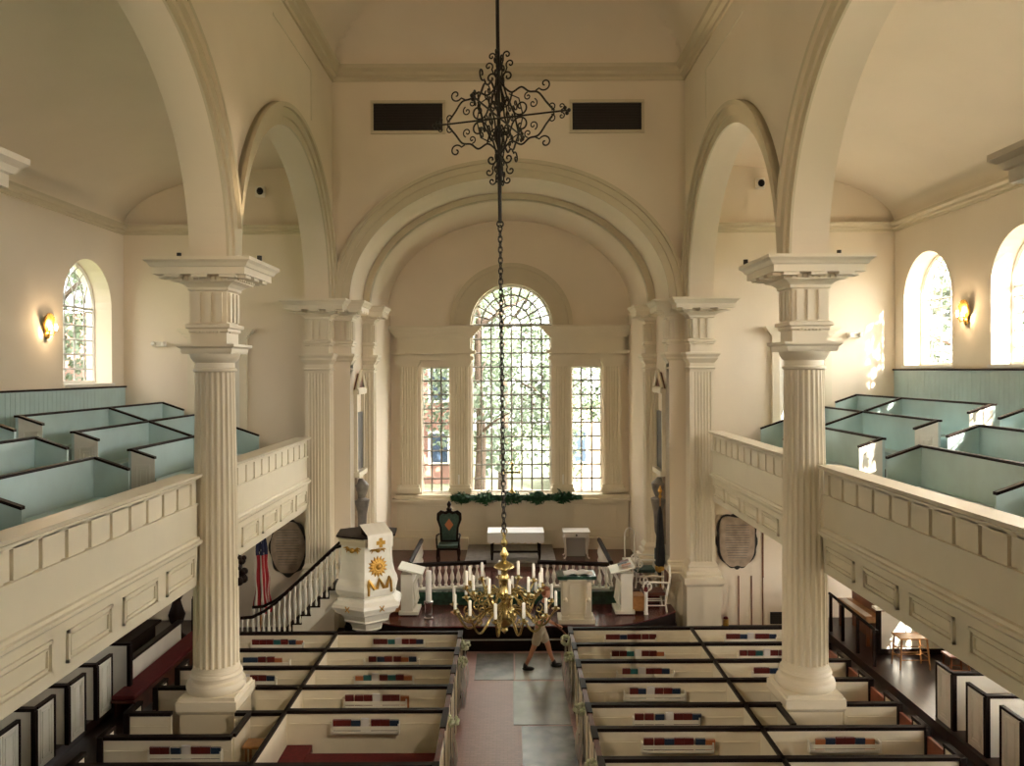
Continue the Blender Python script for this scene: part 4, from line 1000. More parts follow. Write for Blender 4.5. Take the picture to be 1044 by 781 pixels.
for k in (0, -1):
    for c in (-.2, .2) if False else (0,):
        a = AZ+(k+.5)*pi/3; d = .82*cos(pi/6)+.01; b = MB()
        for sg in (-1, 1):
            b.tube([(px+d*cos(a)-sg*.05*sin(a), py+d*sin(a)+sg*.05*cos(a), 1.45), (px+(d+.01)*cos(a), py+(d+.01)*sin(a), 1.39), (px+d*cos(a)+sg*.05*sin(a), py+d*sin(a)-sg*.05*cos(a), 1.34)], .012, 5)
        b.build('gilt_cross_band', 'gold', t)
# desk and cloth
a0 = AZ+.5*pi/3
def pf(u, d, z): return (px+d*cos(a0)-u*sin(a0), py+d*sin(a0)+u*cos(a0), z)
MB().hexa([pf(-.25, .25, 2.92), pf(.25, .25, 2.92), pf(.25, .6, 2.90), pf(-.25, .6, 2.90), pf(-.25, .25, 3.10), pf(.25, .25, 3.10), pf(.25, .62, 2.93), pf(-.25, .62, 2.93)]).build('book_desk', 'dark', t)
b = MB(); N = 12
pr = [(.24, 3.12), (.45, 3.03), (.64, 2.95), (.665, 2.90), (.665, 2.66)]
vs = []
for d, z in pr:
    for i in range(N+1):
        u = -.29+.58*i/N; vs.append(pf(u, d+.008*sin(i*1.9), z))
for d, z in pr:
    for i in range(N+1):
        u = -.29+.58*i/N; vs.append(pf(u, d+.008*sin(i*1.9)+.008, z+.008))
m_ = len(pr)*(N+1); fs = []
for j in range(len(pr)-1):
    for i in range(N):
        q = (j*(N+1)+i, j*(N+1)+i+1, (j+1)*(N+1)+i+1, (j+1)*(N+1)+i); fs += [q, tuple(m_+v for v in q)]
b.add(vs, fs); pc = tag(b.build('pulpit_cloth', 'whitepaint', smooth=40), 'white and gold cloth hanging over the front of the pulpit desk', 'cloth')
b = MB(); 
for u0, u1, z0, z1 in ((-.035, .035, 2.68, 2.88), (-.10, .10, 2.74, 2.82)): b.hexa([pf(u0, .68, z0), pf(u1, .68, z0), pf(u1, .69, z0), pf(u0, .69, z0), pf(u0, .68, z1), pf(u1, .68, z1), pf(u1, .69, z1), pf(u0, .69, z1)])
b.build('gold_cross', 'gold', pc)
# stair
SX, SY = -5.52, 18.05
t = thing('pulpit_stair', 'white stair with dark handrail climbing from the left up to the pulpit', 'staircase', (SX, SY, 0))
b = MB(); nos = MB(); n = 9; run = .20; rise = .185
lp = [(SX, 0)]
for i in range(n): lp += [(SX+i*run, (i+1)*rise), (SX+(i+1)*run, (i+1)*rise)]
lp += [(SX+n*run, n*rise-.25), (SX+.30, 0)]
b.prism(lp, SY-.42, SY+.42, mXZ); b.build('steps', 'pewwhite', t)
for i in range(n): nos.box((SX+i*run-.03, SY-.45, (i+1)*rise), (SX+(i+1)*run, SY+.45, (i+1)*rise+.025))
nos.build('treads', 'dark', t)
hr = [(-5.85, 1.06), (-5.6, 1.08), (-5.35, 1.2), (-5.1, 1.38)] + [(-5.1+1.3*q/4, 1.38+1.2*q/4) for q in range(1, 5)] + [(-3.66, 2.62)]
def hz(x):
    for (xa, za), (xb, zb) in zip(hr[:-1], hr[1:]):
        if xa <= x <= xb: return za+(zb-za)*(x-xa)/(xb-xa)
    return hr[-1][1]
for y in (SY-.4, SY+.4):
    MB().tube([(x, y, z) for x, z in hr], .035, 6).build('handrail', 'dark', t, smooth=50)
    k = 0; x = -5.82
    while x < -3.75:
        st = 0 if x < SX else (int((x-SX)/run)+1)*rise+.025
        st = min(st, n*rise+.025)
        baluster(x, y, st, round(hz(x)-.03-st, 2), t, 'pewwhite', .62); x += .115
# flag, tablets, floor doors on the east wall
fx, fy = (265-519.5)*19.6/F, 19.6
t = thing('flag', 'furled striped national flag hanging on a pole beside the oval memorial', 'flag', (fx, fy, 0))
MB().tube([(fx-.02, fy, 0), (fx+.05, fy, 3.0)], .02, 8).build('pole', 'oak', t, smooth=50); MB().lathe([(.2, 0), (.2, .04), (.04, .1)], (fx, fy, 0), 16).build('base', 'brass', t)
vs = []; n = 64; rows_ = 26
for j in range(rows_+1):
    zz = .62+2.25*j/rows_; v = j/rows_
    R = .17*(1-.55*v) * (1+.1*sin(j*.8))
    for i in range(n):
        a = 2*pi*i/n; q = R*(1+.30*sin(5*a+v*2)+.12*sin(9*a+v*5)); vs.append((fx+.04+q*cos(a)*1.0, fy-.05+q*sin(a), zz))
me = bpy.data.meshes.new('flag_cloth'); fs = [(j*n+i, j*n+(i+1) % n, (j+1)*n+(i+1) % n, (j+1)*n+i) for j in range(rows_) for i in range(n)]
me.from_pydata(vs, [], fs); me.materials.append(M['flag']); uvl = me.uv_layers.new(name='UVMap')
for p in me.polygons:
    for li in p.loop_indices:
        vi = me.loops[li].vertex_index; uvl.data[li].uv = ((vi % n)/n*2.2+(vi//n)/rows_*.25, (vi//n)/rows_)
me.shade_smooth(); o = bpy.data.objects.new('cloth', me); COL.objects.link(o); o.parent = t; o.matrix_parent_inverse = Matrix.Translation(-t.location)
def tablet(cx, cz, w, h, lab, oval):
    t = thing('memorial_tablet', lab, 'memorial', (cx, YE-.05, cz))
    n = 64; out = []; inn = []
    for i in range(n):
        a = 2*pi*i/n
        if oval: u, v = cos(a)*w/2, sin(a)*h/2; k = 1+.05*cos(8*a); u2, v2 = u*.9, v*.9
        else:
            c, s_ = cos(a), sin(a); q = (abs(c)**7+abs(s_)**7)**(-1/7); u, v = c*q*w/2, s_*q*h/2; k = 1+.04*cos(4*a)
            if v < 0: u *= 1-.45*(-v/(h/2))**3
            u2, v2 = u*.87, v*.9; k -= .05*(abs(sin(6*a))**4)
        out.append((cx+u*k, cz+v*k)); inn.append((cx+u2, cz+v2*(1+.03*cos(6*a))))
    MB().prism(out, YE-.05, YE, mXZ).build('slate_backing', 'blackstone', t); MB().prism(inn, YE-.10, YE-.05, mXZ).build('marble_face', 'stone', t)
    b = MB(); 
    for k in range(14):
        zz = cz+h*(.3-.6*k/13); ww = w*.5*(.62-.15*abs(k-6)/7*(1 if k > 8 else .4)); b.box((cx-ww, YE-.103, zz), (cx+ww, YE-.1, zz+h*.012))
    b.build('inscription_lines', 'greystone', t)
tablet((293-519.5)*20.35/F, Z((377-557)*20.35/F), .95, 1.45, 'large oval marble memorial on dark slate, behind the pulpit stair', True)
tablet((750.5-519.5)*20.35/F, Z((377-553)*20.35/F), 1.0, 1.36, 'scalloped marble memorial on dark slate, right of the chancel', False)
def wbox(b, x0, y0, x1, y1, d=.02):
    p, q = at(x0, y0, YE), at(x1, y1, YE); b.box((p.x, YE-d, p.z), (q.x, YE, q.z))
b = MB()
for x in (752, 765, 776.5): wbox(b, x-.5, 588, x+.5, 640)
wbox(b, 776, 540, 777.5, 590)
struct(b.build('trim_11', 'wood'))
b = MB(); wbox(b, 784, 625, 800, 637, .04)
for k in range(5): wbox(b, 784, 626+2.2*k, 800, 627+2.2*k, .05)
tag(b.build('wall_vent', 'vent'), 'black floor level vent on the east wall right of the memorial', 'vent')
p = at(740, 638, 19.9); t = thing('vase', 'small brass and red pot standing on the floor below the right memorial', 'vase', (p.x, 20.2, 0))
MB().lathe([(.06, 0), (.075, .06), (.07, .18), (.08, .21), (.03, .22)], (p.x*1.01, 20.2, 0), 12).build('body', 'gold', t, smooth=40); MB().lathe([(.05, .215), (.065, .235), (.04, .27), (.01, .28)], (p.x*1.01, 20.2, 0), 12).build('lid', 'red', t, smooth=40)
# nave vents, alarm units, security cameras, sconces
for x0, x1, nm in ((382, 452.5, 'left'), (584.5, 655, 'right')):
    p, q = at(x0, 133.5, YE), at(x1, 105.5, YE); t = thing('wall_vent', 'long dark rectangular vent high on the end wall, %s of the iron ornament' % nm, 'vent', ((p.x+q.x)/2, YE, p.z))
    b = MB().box((p.x, YE-.015, p.z), (q.x, YE, q.z)); b.build('dark_opening', 'vent', t)
    b = MB(); e = .07
    b.box((p.x-e, YE-.07, p.z-e), (q.x+e, YE, p.z)).box((p.x-e, YE-.07, q.z), (q.x+e, YE, q.z+e)).box((p.x-e, YE-.05, p.z), (p.x, YE, q.z)).box((q.x, YE-.05, p.z), (q.x+e, YE, q.z)); b.build('frame', 'cornice', t)
    b = MB()
    for k in range(1, 10): z = p.z+(q.z-p.z)*k/10; b.box((p.x, YE-.03, z), (q.x, YE-.02, z+.015))
    b.build('slats', 'vent', t)
for x, y, nm in ((267, 195, 'left'), (775, 189, 'right')):
    p = at(x, y, YE); t = thing('security_camera', 'small white camera unit with black lens on the end wall behind the far %s arch' % nm, 'camera', p)
    MB().cbox((p.x, YE-.06, p.z), (.24, .12, .28)).build('housing', 'whitepaint', t, bevel=.03); MB().ball((p.x+.01, YE-.14, p.z), .085, 12, 8, (1, .7, 1.1)).build('lens', 'blackcloth', t, smooth=50)
for x, y, nm in ((164, 349.5, 'left'), (869.5, 343.5, 'right')):
    p = at(x, y, YE); t = thing('emergency_light', 'twin headed white emergency light on the %s end wall above the gallery' % nm, 'light', p)
    MB().cbox((p.x, YE-.05, p.z), (.30, .10, .13)).build('housing', 'whitepaint', t, bevel=.01)
    for sx in (-1, 1): MB().ball((p.x+sx*.13, YE-.14, p.z+.01), .06, 10, 7).build('lamp_head', 'whitepaint', t, smooth=50)
for s, y, zz in ((-1, 16.95, Z((377-331)*16.95/F)), (1, 17.15, Z((377-321)*17.15/F))):
    x = s*XW; t = thing('wall_sconce', 'gilded shell shaped wall sconce with two lit bulbs on the %s side wall' % SIDE[s], 'lamp', (x, y, zz))
    b = MB(); 
    for k in range(9): a = pi*(.1+.8*k/8); b.tube([(x-s*.02, y, zz-.2), (x-s*.06, y+.16*cos(a), zz+.1*sin(a)), (x-s*.10, y+.17*cos(a), zz+.12+.16*sin(a))], [.012, .028, .02], 6)
    b.ball((x-s*.04, y, zz-.18), .08, 10, 7, (.5, 1, 1)); b.build('shell', 'gold', t, smooth=50)
    for sy in (-1, 1):
        MB().tube([(x-s*.03, y, zz-.15), (x-s*.12, y+sy*.08, zz-.18), (x-s*.16, y+sy*.11, zz-.07)], .012, 6).build('arm', 'gold', t)
        MB().lathe([(.02, 0), (.02, .04), (.030, .06), (.028, .09), (.004, .13)], (x-s*.16, y+sy*.11, zz-.07), 8).build('bulb', 'bulb', t, smooth=60)
    lp_ = lamp('sconce_glow', (x-s*.22, y, zz+.03), 9, (1, .7, .42), .05); lp_.parent = t; lp_.matrix_parent_inverse = Matrix.Translation(-t.location)
# carved dark ornaments on the columns under the gallery edge
for x, y, D in ((243, 578, 13.2),):
    p = at(x, y, D); t = thing('carved_bracket', 'dark carved ornament fixed to the right side of the left column', 'ornament', p); b = MB(); r3 = random.Random(5)
    for k in range(26): b.ball((p.x+r3.uniform(-.08, .08), p.y+r3.uniform(-.08, .08), p.z+r3.uniform(-.2, .2)), r3.uniform(.04, .08), 7, 5)
    b.build('carving', 'dark', t, smooth=60)
# small uplights on the capitals
for s in (-1, 1):
    for yy, lab in ((13.03, 'column'),):
        t = thing('spotlight', 'small black spotlight standing on the cornice of the %s %s' % (SIDE[s], lab), 'lamp', (s*5.05, yy-.45, SPR))
        x = s*5.08; y = yy-.5
        MB().tube([(x, y, SPR), (x, y, SPR+.09)], .035, 10).build('housing', 'iron', t, smooth=50); MB().box((x-.05, y-.05, SPR), (x+.05, y+.05, SPR+.02)).build('mount', 'iron', t)
# ================================================================ CEILING ORNAMENT, CHAIN AND CHANDELIER
cx0, cy0 = -.13, 12.0
def spiral(o, u0, w0, r0, a0, turns, sgn=1, n=26, k=.12):   # in the arm plane (u outward, w up)
    pts = []
    for i in range(n+1):
        q = i/n; a = a0+sgn*turns*2*pi*q; r = r0*(1-q*(1-k)); pts.append((u0+r*cos(a), w0+r*sin(a)))
    return pts
zc = Z(3.71)
orn = thing('iron_scroll_ornament', 'black wrought iron scroll ornament with four arms on the chandelier rod', 'ornament', (cx0, cy0, zc))
MB().tube([(cx0-.06, cy0, Z(9.4)), (cx0-.02, cy0, Z(4.6)), (cx0, cy0, Z(2.16))], .028, 8).build('rod', 'iron', orn, smooth=50)
def scroll_end(b, P, a, r, turns, sgn, rad_):  # spiral whose outer start touches P heading
    c = (P[0]-r*cos(a), P[1]-r*sin(a)); return spiral(None, c[0], c[1], r, a, turns, sgn)
for k in range(4):
    th = rad(-20 + 90*k); b = MB()
    def T(pts, r=.014):
        if 3 < len(pts) < 12:
            P_ = [Vector((*p, 0)) for p in pts]; P_ = [P_[0]*2-P_[1]] + P_ + [P_[-1]*2-P_[-2]]; o_ = []
            for i in range(1, len(P_)-2):
                for j in range(5):
                    q_ = j/5; a_, b_, c_, d_ = P_[i-1:i+3]
                    o_.append(.5*((2*b_)+(c_-a_)*q_+(2*a_-5*b_+4*c_-d_)*q_*q_+(3*b_-a_-3*c_+d_)*q_**3))
            pts = [(v.x, v.y) for v in o_] + [pts[-1]]
        b.tube([(cx0+u*cos(th), cy0+u*sin(th), zc+w) for u, w in pts], r, 6)
    # th=-20 points right and towards the camera
    T([(0, 0), (.5, 0), (1.04, 0)], .014)
    for sg in (1, -1):
        def q(l): return [(u, sg*w) for u, w in l]
        T(q([(.02, .52), (.10, .42), (.2, .36), (.34, .42), (.46, .34), (.60, .31), (.72, .16), (.84, .02)]), .015)
        T(q([(.56, .34)] + spiral(None, .70, .42, .10, -2.6, 1.15, 1)), .012)
        T(q(spiral(None, .44, .27, .06, 1.6, 1.2, 1)), .010)
        T(q([(.20, .36), (.16, .22), (.20, .10)] + spiral(None, .33, .13, .13, 3.4, 1.2, 1)), .013)
        T(q(spiral(None, .80, .09, .06, -1.6, 1.2, 1)), .010); T(q(spiral(None, .95, .07, .05, -1.7, 1.2, 1)), .010)
        T(q(spiral(None, .52, .16, .07, 1.2, 1.2, -1)), .010)
        T(q([(.03, .1), (.12, .28), (.07, .45)] + spiral(None, .13, .60, .085, 3.6, 1.2, -1)), .014)
        T(q([(.02, .55), (.10, .68)] + spiral(None, .17, .78, .07, 3.9, 1.1, -1)), .012)
        T(q([(.01, .70), (.06, .85)] + spiral(None, .12, .92, .06, 3.3, 1.1, -1)), .012)
        T(q(spiral(None, .09, .22, .08, 3.0, 1.2, 1)), .012)
        T(q([(.15, .34), (.3, .26), (.36, .02)]), .010)
    for a in range(3): b.ball((cx0+(1.0+.03*a)*cos(th), cy0+(1.0+.03*a)*sin(th), zc+(.04, -.04, 0)[a]), .03, 6, 5)
    b.build('scroll_arm', 'iron', orn, smooth=60)
# chain
b = MB(); z0, z1 = Z(2.12), Z(-2.42); n = 58; step = (z0-z1)/n
for i in range(n):
    zz = z0-(i+.5)*step; a = (pi/2)*(i % 2)+.4; L = step*.72; w = .030
    x = cx0 + .04*(i/n)
    b.tube([(x+w*cos(t_)*cos(a), cy0+w*cos(t_)*sin(a), zz+L*sin(t_)) for t_ in [2*pi*k/10 for k in range(10)]], .010, 4, closed=True)
b.tube([(cx0+.045*cos(2*pi*k/14), cy0, Z(2.15)+.045*sin(2*pi*k/14)) for k in range(14)], .012, 5, closed=True)
tag(b.build('chain', 'iron', smooth=60), 'long dark iron chain carrying the brass chandelier', 'chain')
# chandelier
hx, hy = -.09, 12.0; zb = Z(-3.80)
ch_ = thing('chandelier', 'large brass chandelier with two tiers of curved arms and white candles', 'chandelier', (hx, hy, zb))
P = [(.012, 1.40), (.03, 1.36), (.02, 1.32), (.05, 1.27), (.05, 1.23), (.02, 1.19), (.035, 1.14), (.07, 1.08), (.035, 1.03), (.03, .99), (.09, .955), (.145, .92), (.155, .895), (.12, .87), (.05, .84), (.04, .80), (.075, .76), (.08, .70), (.045, .65), (.05, .58), (.09, .53), (.10, .47), (.05, .42), (.05, .38), (.10, .34), (.175, .26), (.19, .18), (.165, .10), (.09, .04), (.04, .0), (.05, -.04), (.005, -.09)]
MB().lathe(P[::-1], (hx, hy, zb), 28).build('central_baluster', 'brass', ch_, smooth=50)
MB().tube([(hx+.04*cos(2*pi*k/14), hy, zb+1.42+.04*sin(2*pi*k/14)) for k in range(14)], .01, 5, closed=True).build('top_ring', 'brass', ch_)
def arm_proto(R, zr, zt, dip):
    b = MB()   # local coordinates, arm along +x
    pts = []
    for i in range(25):
        q = i/24
        r = .05+(R-.05)*q**.85 if q < 1 else R
        z = zr + (zt-.03-zr)*q**3 + .10*sin(q*pi*1.0)*(1-q)*2.2 - dip*sin(min(1, q*1.05)*pi)**1.2*q*1.6
        pts.append((r, 0, z))
    b.tube(pts, [.020-.005*i/24 for i in range(25)], 6)
    b.tube([(p[0]+.0, 0, p[1]) for p in spiral(None, R*.45, zr+.07, .06, -1.2, 1.2, 1)], .011, 5)
    b.tube([(p[0]+.0, 0, p[1]) for p in spiral(None, R*.72, zr-.0, .07, 1.2, 1.2, -1)], .011, 5)
    a = b.build('arm', 'brass', None, smooth=60)
    c = MB().lathe([(.008, zt-.035), (.03, zt-.02), (.062, zt), (.066, zt+.006), (.022, zt+.01), (.026, zt+.045), (.018, zt+.05)], (R, 0, 0), 12).build('drip_pan', 'brass', None, smooth=50)
    d = MB().lathe([(.022, zt+.045), (.022, zt+.25), (.008, zt+.262)], (R, 0, 0), 10).build('candle', 'candle', None, smooth=50)
    return a, c, d
def tier(R, zr, zt, dip, off, n=12):
    A, C_, D_ = arm_proto(R, zr, zt, dip)
    for k in range(n):
        th = rad(off+360/n*k)
        oo = []
        for src in (A, C_, D_):
            o = src if k == 0 else src.copy()
            if k: COL.objects.link(o)
            oo.append(o)
        oo[0].parent = ch_; oo[0].location = (0, 0, 0); oo[0].rotation_euler = (0, 0, th)
        for o in oo[1:]: o.parent = oo[0]
tier(.76, .22, .31, .30, -99); tier(.56, .46, .60, .16, -82)

# ================================================================ FLOWERS ON THE PEW ENDS
def pew_flower(x, y, s, lab, seed):
    r = random.Random(seed); t = thing('flower_ball', lab, 'flowers', (x, y, .9), 'hydrangea posies on the pew ends')
    b = MB(); 
    for k in range(30):
        v = Vector((r.gauss(0, 1), r.gauss(0, 1), r.gauss(0, 1))).normalized(); c = Vector((x+s*.10, y, 1.0))+v*.085; b.ball(c, .032, 6, 4)
    b.build('blooms', 'flower', t, smooth=60)
    b = MB()
    for q in range(5):
        w = .07+.035*q; vs = []; n = 10
        for j in range(n+1):
            v = j/n; zz = .97-.82*v; 
            for u in (-1, 0, 1): vs.append((x+s*(.07+.03*sin(v*5+q)+.015*q), y+(q-2)*.045+u*w*(.35+.65*v)+.02*sin(v*9+q*2), zz))
        b.add(vs, [(j*3+u, j*3+u+1, (j+1)*3+u+1, (j+1)*3+u) for j in range(n) for u in (0, 1)])
    b.build('tulle_ribbon', 'tulle', t, smooth=60)
for i, D in enumerate((16.05, 15.1, 12.6, 10.75)): pew_flower(-1.0, D, 1, 'pale hydrangea posy with white tulle on the left pew ends, %s from the chancel' % LORD[i], i)
for i, D in enumerate((16.3, 15.35, 13.0, 11.1, 10.1)): pew_flower(1.2, D, -1, 'pale hydrangea posy with white tulle on the right pew ends, %s from the chancel' % LORD[i], 10+i)

# ================================================================ PERSON
def skin(chains, name, m, parent=None, sub=2):
    vs = []; es = []; rs = []; idx = {}
    for ch in chains:
        prev = None
        for p, r in ch:
            key = tuple(round(c, 4) for c in p)
            if key not in idx: idx[key] = len(vs); vs.append(p); rs.append(r)
            i = idx[key]
            if prev is not None and prev != i: es.append((prev, i))
            prev = i
    me = bpy.data.meshes.new(name); me.from_pydata(vs, es, []); o = bpy.data.objects.new(name, me); COL.objects.link(o)
    md = o.modifiers.new('skin', 'SKIN'); md.use_smooth_shade = True
    for i, r in enumerate(rs):
        sv = me.skin_vertices[0].data[i]; sv.radius = (r, r) if not isinstance(r, tuple) else r; sv.use_root = (i == 0)
    sb = o.modifiers.new('sub', 'SUBSURF'); sb.levels = sub; sb.render_levels = sub
    dg = bpy.context.evaluated_depsgraph_get(); ev = o.evaluated_get(dg); nm = bpy.data.meshes.new_from_object(ev)
    o.modifiers.clear(); o.data = nm; nm.materials.clear(); nm.materials.append(M[m]); nm.shade_smooth()
    if parent: o.parent = parent
    return o
PX, PY = .62, 17.45
man = thing('person', 'person in black shirt and khaki shorts striding right behind the chandelier', 'person', (PX, PY, 0))
def hand(W, d, side):   # W wrist, d pointing direction
    d = Vector(d).normalized(); W = Vector(W); sx = Vector((0, 1, 0)); chs = []
    palm = W + d*.06
    chs.append([(tuple(W), .024), (tuple(palm), .028)])
    for k, (o_, l) in enumerate(((-.026, .075), (-.009, .085), (.009, .08), (.026, .062))):
        k1 = palm+d*.03+sx*o_; k2 = k1+(d*.8+Vector((-.5*side, 0, -.3))*.5).normalized()*l*.5; k3 = k2+(d*.4+Vector((-.8*side, 0, -.3))).normalized()*l*.5
        chs.append([(tuple(palm), .028), (tuple(k1), .009), (tuple(k2), .0085), (tuple(k3), .007)])
    t1 = W+d*.035+sx*-.035; chs.append([(tuple(palm), .028), (tuple(t1), .011), (tuple(t1+d*.045+sx*-.012), .009)])
    return chs
hip = (0, 0, .93)
Lh, Rh = (0, -.09, .88), (0, .09, .88)
body = [[(hip, .115), ((.015, 0, 1.08), .115), ((.045, 0, 1.25), .135), ((.07, 0, 1.38), .12), ((.10, 0, 1.46), .05), ((.125, 0, 1.53), .05)],
        [(hip, .115), (Lh, .095), ((-.13, -.1, .50), .062), ((-.19, -.1, .36), .055), ((-.30, -.1, .12), .036), ((-.31, -.1, .07), .04)],
        [(hip, .115), (Rh, .095), ((.18, .1, .50), .062), ((.21, .1, .36), .055), ((.30, .1, .12), .036), ((.31, .1, .07), .04)],
        [((.07, 0, 1.38), .12), ((.07, -.17, 1.38), .058), ((.16, -.23, 1.13), .043), ((.36, -.2, 1.0), .03)],
        [((.07, 0, 1.38), .12), ((.07, .17, 1.38), .058), ((0, .24, 1.13), .043), ((.06, .25, .90), .03)]]
body += hand((.36, -.2, 1.0), (1, .1, -.25), 1) + hand((.06, .25, .90), (.3, 0, -1), 1)
bo = skin(body, 'body', 'skin', man); 
hb = MB().ball((.15, 0, 1.63), .098, 16, 12, (1.0, .8, 1.2)).ball((.25, 0, 1.62), .018, 6, 5, (1, .8, 1.2)).ball((.14, -.08, 1.62), .026, 6, 5, (.7, .4, 1.1)).ball((.14, .08, 1.62), .026, 6, 5, (.7, .4, 1.1)).ball((.235, 0, 1.575), .018, 6, 4, (.6, 1.4, .4)).ball((.235, -.032, 1.65), .010, 6, 4).ball((.235, .032, 1.65), .010, 6, 4)
bm = bmesh.new(); bm.from_mesh(bo.data); tmp = bpy.data.meshes.new('t'); tmp.from_pydata(hb.v, [], hb.f); bm.from_mesh(tmp); bm.to_mesh(bo.data); bm.free(); bo.data.shade_smooth()
o = MB().ball((.135, 0, 1.665), .108, 16, 10, (.98, .85, 1.08)).build('hair', 'hair', None, smooth=80)
bmh = bmesh.new(); bmh.from_mesh(o.data); bmesh.ops.delete(bmh, geom=[v for v in bmh.verts if v.co.x > .17 and v.co.z < 1.70 or v.co.z < 1.59], context='VERTS'); bmh.to_mesh(o.data); bmh.free(); o.parent = man
skin([[((0, 0, .92), .13), ((.015, 0, 1.08), .135), ((.045, 0, 1.25), .155), ((.07, 0, 1.385), .13), ((.09, 0, 1.44), .075)],
      [((.07, 0, 1.385), .13), ((.07, -.17, 1.385), .072), ((.12, -.21, 1.24), .064)], [((.07, 0, 1.385), .13), ((.07, .17, 1.385), .072), ((.03, .215, 1.24), .064)]], 'shirt', 'blackcloth', man)
skin([[((0, 0, .99), .135), ((0, 0, .90), .13), ((-.01, -.09, .86), .115), ((-.11, -.105, .52), .105)], [((0, 0, .90), .13), ((.01, .09, .86), .115), ((.155, .105, .52), .105)]], 'shorts', 'khaki', man)
for q, (x, y, pitch) in enumerate(((-.31, -.1, .35), (.31, .1, -.1))):
    b = MB().ball((x+.06, y, .05), .05, 12, 8, (2.6, 1.0, 1.0)).ball((x, y, .10), .052, 10, 7, (1, 1, 1.5)); b.build('shoe', 'shoe', None, smooth=60).parent = man
man.location = (PX, PY, 0)
b = MB().tube([(PX+.30, PY-.22, 1.07), (PX+.75, PY-.25, .62)], .016, 6); 
tag(b.build('walking_pole', 'wood', smooth=50), 'reddish brown pole carried in the hand of the walking person', 'pole')

# ================================================================ OUTSIDE
g = MB().plate([[(-80, -60), (80, -60), (80, 90), (-80, 90)], [(-XW-.6, YB-.4), (XW+.6, YB-.4), (XW+.6, 26.2), (-XW-.6, 26.2)]], -.4, -.3, lambda u, v, t_: (u, v, t_))
struct(g.build('ground', 'grass'))
MB().box((XW+.7, -20, -.3), (XW+14, 40, -.27)).build('bounce_paving', 'paving')['kind'] = 'structure'  # pale strip added to bounce sunlight up into the right aisle
def tree(x, y, h, r, seed, lab, n=5000, z0=None, ls=.13):
    q = random.Random(seed); t = thing('tree', lab, 'tree', (x, y, -.3), 'trees outside the windows'); zb_ = -.3
    b = MB().tube([(x, y, zb_), (x+.15, y, h*.3), (x, y+.1, h*.6), (x+.1, y, h*.85)], [.26, .2, .14, .05], 8)
    for k in range(9):
        a = q.uniform(0, 2*pi); zz = h*q.uniform(.3, .75); L = r*q.uniform(.5, .9); b.tube([(x, y, zz), (x+L*.5*cos(a), y+L*.5*sin(a), zz+L*.35), (x+L*cos(a), y+L*sin(a), zz+L*.6)], [.08, .05, .02], 6)
    b.build('trunk', 'bark', t, smooth=60)
    cl = [(q.gauss(0, .45)*r, q.gauss(0, .45)*r, h*(.62+.2*q.gauss(0, 1)), r*q.uniform(.22, .4)) for k in range(26)]
    b = MB()
    for k in range(n):
        c = cl[q.randrange(26)]; v = Vector((q.gauss(0, 1), q.gauss(0, 1), q.gauss(0, 1))).normalized()*c[3]*q.uniform(.5, 1.1)
        p = Vector((x+c[0], y+c[1], max(c[2], 1.2)))+v; d = Vector((q.gauss(0, 1), q.gauss(0, 1), q.gauss(0, 1))).normalized(); e = d.orthogonal().normalized()
        b.add([p-d*ls, p+e*ls*.6, p+d*ls, p-e*ls*.6], [(0, 1, 2, 3)])
    o = b.build('crown', 'leaf', t); o['kind'] = 'stuff'
tree(-1.3, 33, 12, 3.4, 1, 'leafy green tree seen through the middle and left lights of the east window', 5200)
tree(2.0, 36, 10, 3.2, 2, 'slender leafy tree behind the right half of the east window', 4200)
tree(-.4, 42, 16, 4.5, 3, 'tall pale tree farthest behind the east window arch', 4500, ls=.2)
tree(-15.5, 27, 12, 3.6, 4, 'green tree outside the left gallery window', 4500)
tree(16.8, 28, 15, 4.4, 5, 'tree outside the far right gallery window', 5500, ls=.17)
tree(13.9, 9.5, 16.5, 3.0, 6, 'tree shading the right hand gallery windows from outside', 800, ls=.16)
tree(13.6, 12.3, 18.5, 2.6, 9, 'third tree south of the right wall', 1000, ls=.16)
tree(14.6, 3.0, 17, 2.6, 8, 'second tree south of the right wall', 450, ls=.16)
def house(x0, x1, y, h, lab, cols, rows, m='brickwall'):
    t = thing('building', lab, 'building', (x0, y, -.3))
    MB().box((x0, y, -.3), (x1, y+6, h)).build('walls', m, t)
    MB().box((x0-.2, y-.2, h), (x1+.2, y+6.2, h+.25)).build('eaves', 'whitepaint', t)
    for i in range(cols):
        for j in range(rows):
            cx_ = x0+(x1-x0)*(i+.5)/cols; cz_ = h*(j+.5)/rows
            f = MB().box((cx_-.65, y-.06, cz_-1.0), (cx_+.65, y, cz_+1.0)).build('window', 'whitepaint', t); MB().box((cx_-.5, y-.08, cz_-.85), (cx_+.5, y-.06, cz_+.85)).build('pane', 'bluebook', f)
house(-12, -2.6, 48, 11, 'red brick building with white windows behind the left light of the east window', 3, 3)
house(2.4, 12, 44, 4.6, 'low building with dark windows behind the right light of the east window', 4, 1, 'stone')
t = thing('fence', 'white fence panels low behind the east window', 'fence', (0, 31, -.3)); MB().box((-6, 31, 1.55), (8, 31.1, 1.75)).build('top_rail', 'whitepaint', t)
b = MB()
for k in range(57): b.box((-6+.25*k, 31.02, -.3), (-5.86+.25*k, 31.06, 1.55))
b.build('pickets', 'whitepaint', t)['kind'] = 'stuff'
house(-26, -16, 36, 9, 'brick house outside the left gallery window', 3, 3)
house(-30.2, -24, 22, 9, 'brick house farther back outside the left wall', 2, 3)
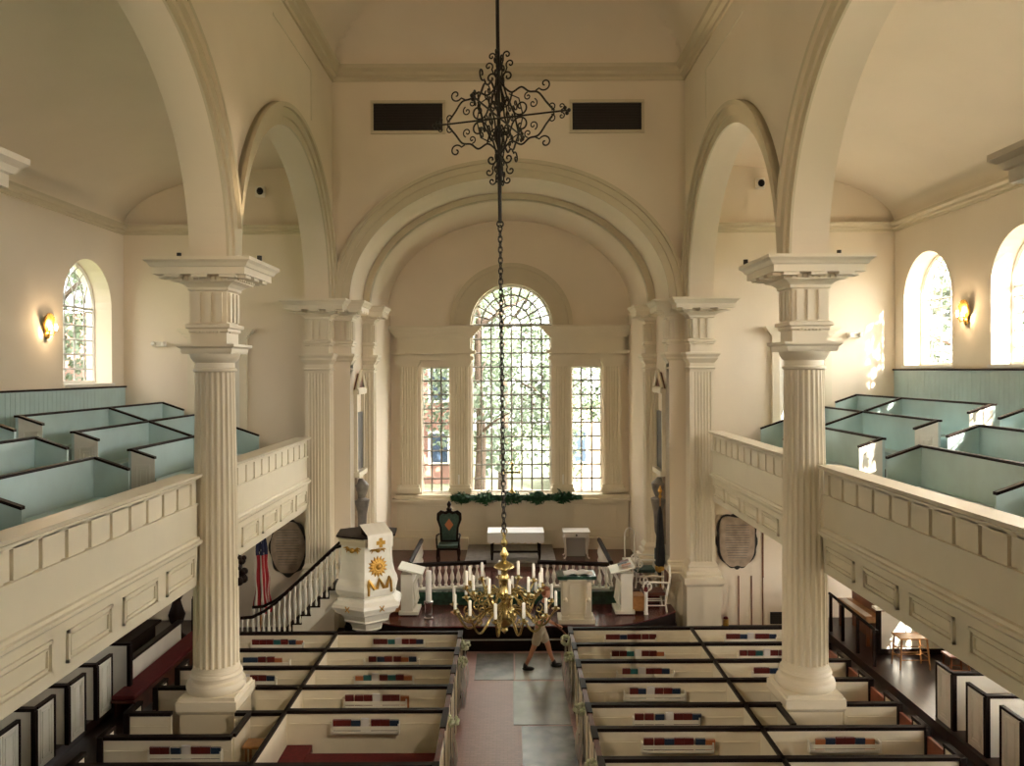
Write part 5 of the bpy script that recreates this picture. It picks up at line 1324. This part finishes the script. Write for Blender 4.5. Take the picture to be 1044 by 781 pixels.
# ================================================================ LIGHT: window portals and cornice spots, plus added fill lamps
for s in (-1, 1):
    for c in WIN[s]:
        p = lamp('window_portal', (s*(XW+.7), c, Z(1.1)), 1, (1, 1, 1), kind='AREA', to=(0, c, Z(1.1)), sx=2.3, sy=3.2); p.data.cycles.is_portal = True
        p = lamp('window_portal', (s*(XW+.7), c, 2.0), 1, (1, 1, 1), kind='AREA', to=(0, c, 2.0), sx=2, sy=1.7); p.data.cycles.is_portal = True
p = lamp('window_portal', (0, YC+.5, 6), 1, kind='AREA', to=(0, 0, 6), sx=6.5, sy=8); p.data.cycles.is_portal = True
for s in (-1, 1):
    lamp('fill_and_accent_uplight', (s*4.2, 5.2, SPR+.35), 260, (1, .78, .54), .15, 'SPOT', (s*.3, 19.0, SPR+4.5), 125, 1)  # added fill lamps out of view, brighten the end wall and vault
for x_, y_, to_, e_, an_, lab_ in ((3.97, 13.66, (4.42, 15.5, Z(5.9)), 120, 30, 'small black spotlight on the inner rear corner of the right column cornice'), (-3.97, 12.95, (-4.42, 13.25, Z(5.0)), 35, 40, 'small black spotlight on the inner edge of the left column cornice')):
    t = thing('spotlight', lab_, 'lamp', (x_, y_, SPR)); lamp('fill_and_accent_uplight', (x_, y_, SPR+.16), e_, (1, .74, .45), .04, 'SPOT', to_, an_, .7)
    MB().tube([(x_, y_, SPR), (x_, y_, SPR+.10)], .04, 10).build('housing', 'iron', t, smooth=50)
for s in (-1, 1):
    lamp('fill_downlight', (s*4.2, 5.1, SPR+.35), 950, (1, .83, .62), .12, 'SPOT', (s*-.2, 15.0, 0), 62, 1)  # added fill lamps out of view, brighten the pews
    t = thing('spotlight', 'added black housing for the unseen fill lamps, nearest column cornice on the %s side' % SIDE[s], 'lamp', (s*4.2, 5.3, SPR))  # housing invented to go with the added fill lamps
    MB().tube([(s*4.2, 5.35, SPR), (s*4.2, 5.35, SPR+.2)], .03, 8).build('stem', 'iron', t); MB().tube([(s*4.2, 5.35, SPR+.3), (s*4.2, 5.5, SPR+.4)], .07, 10).build('housing', 'iron', t)
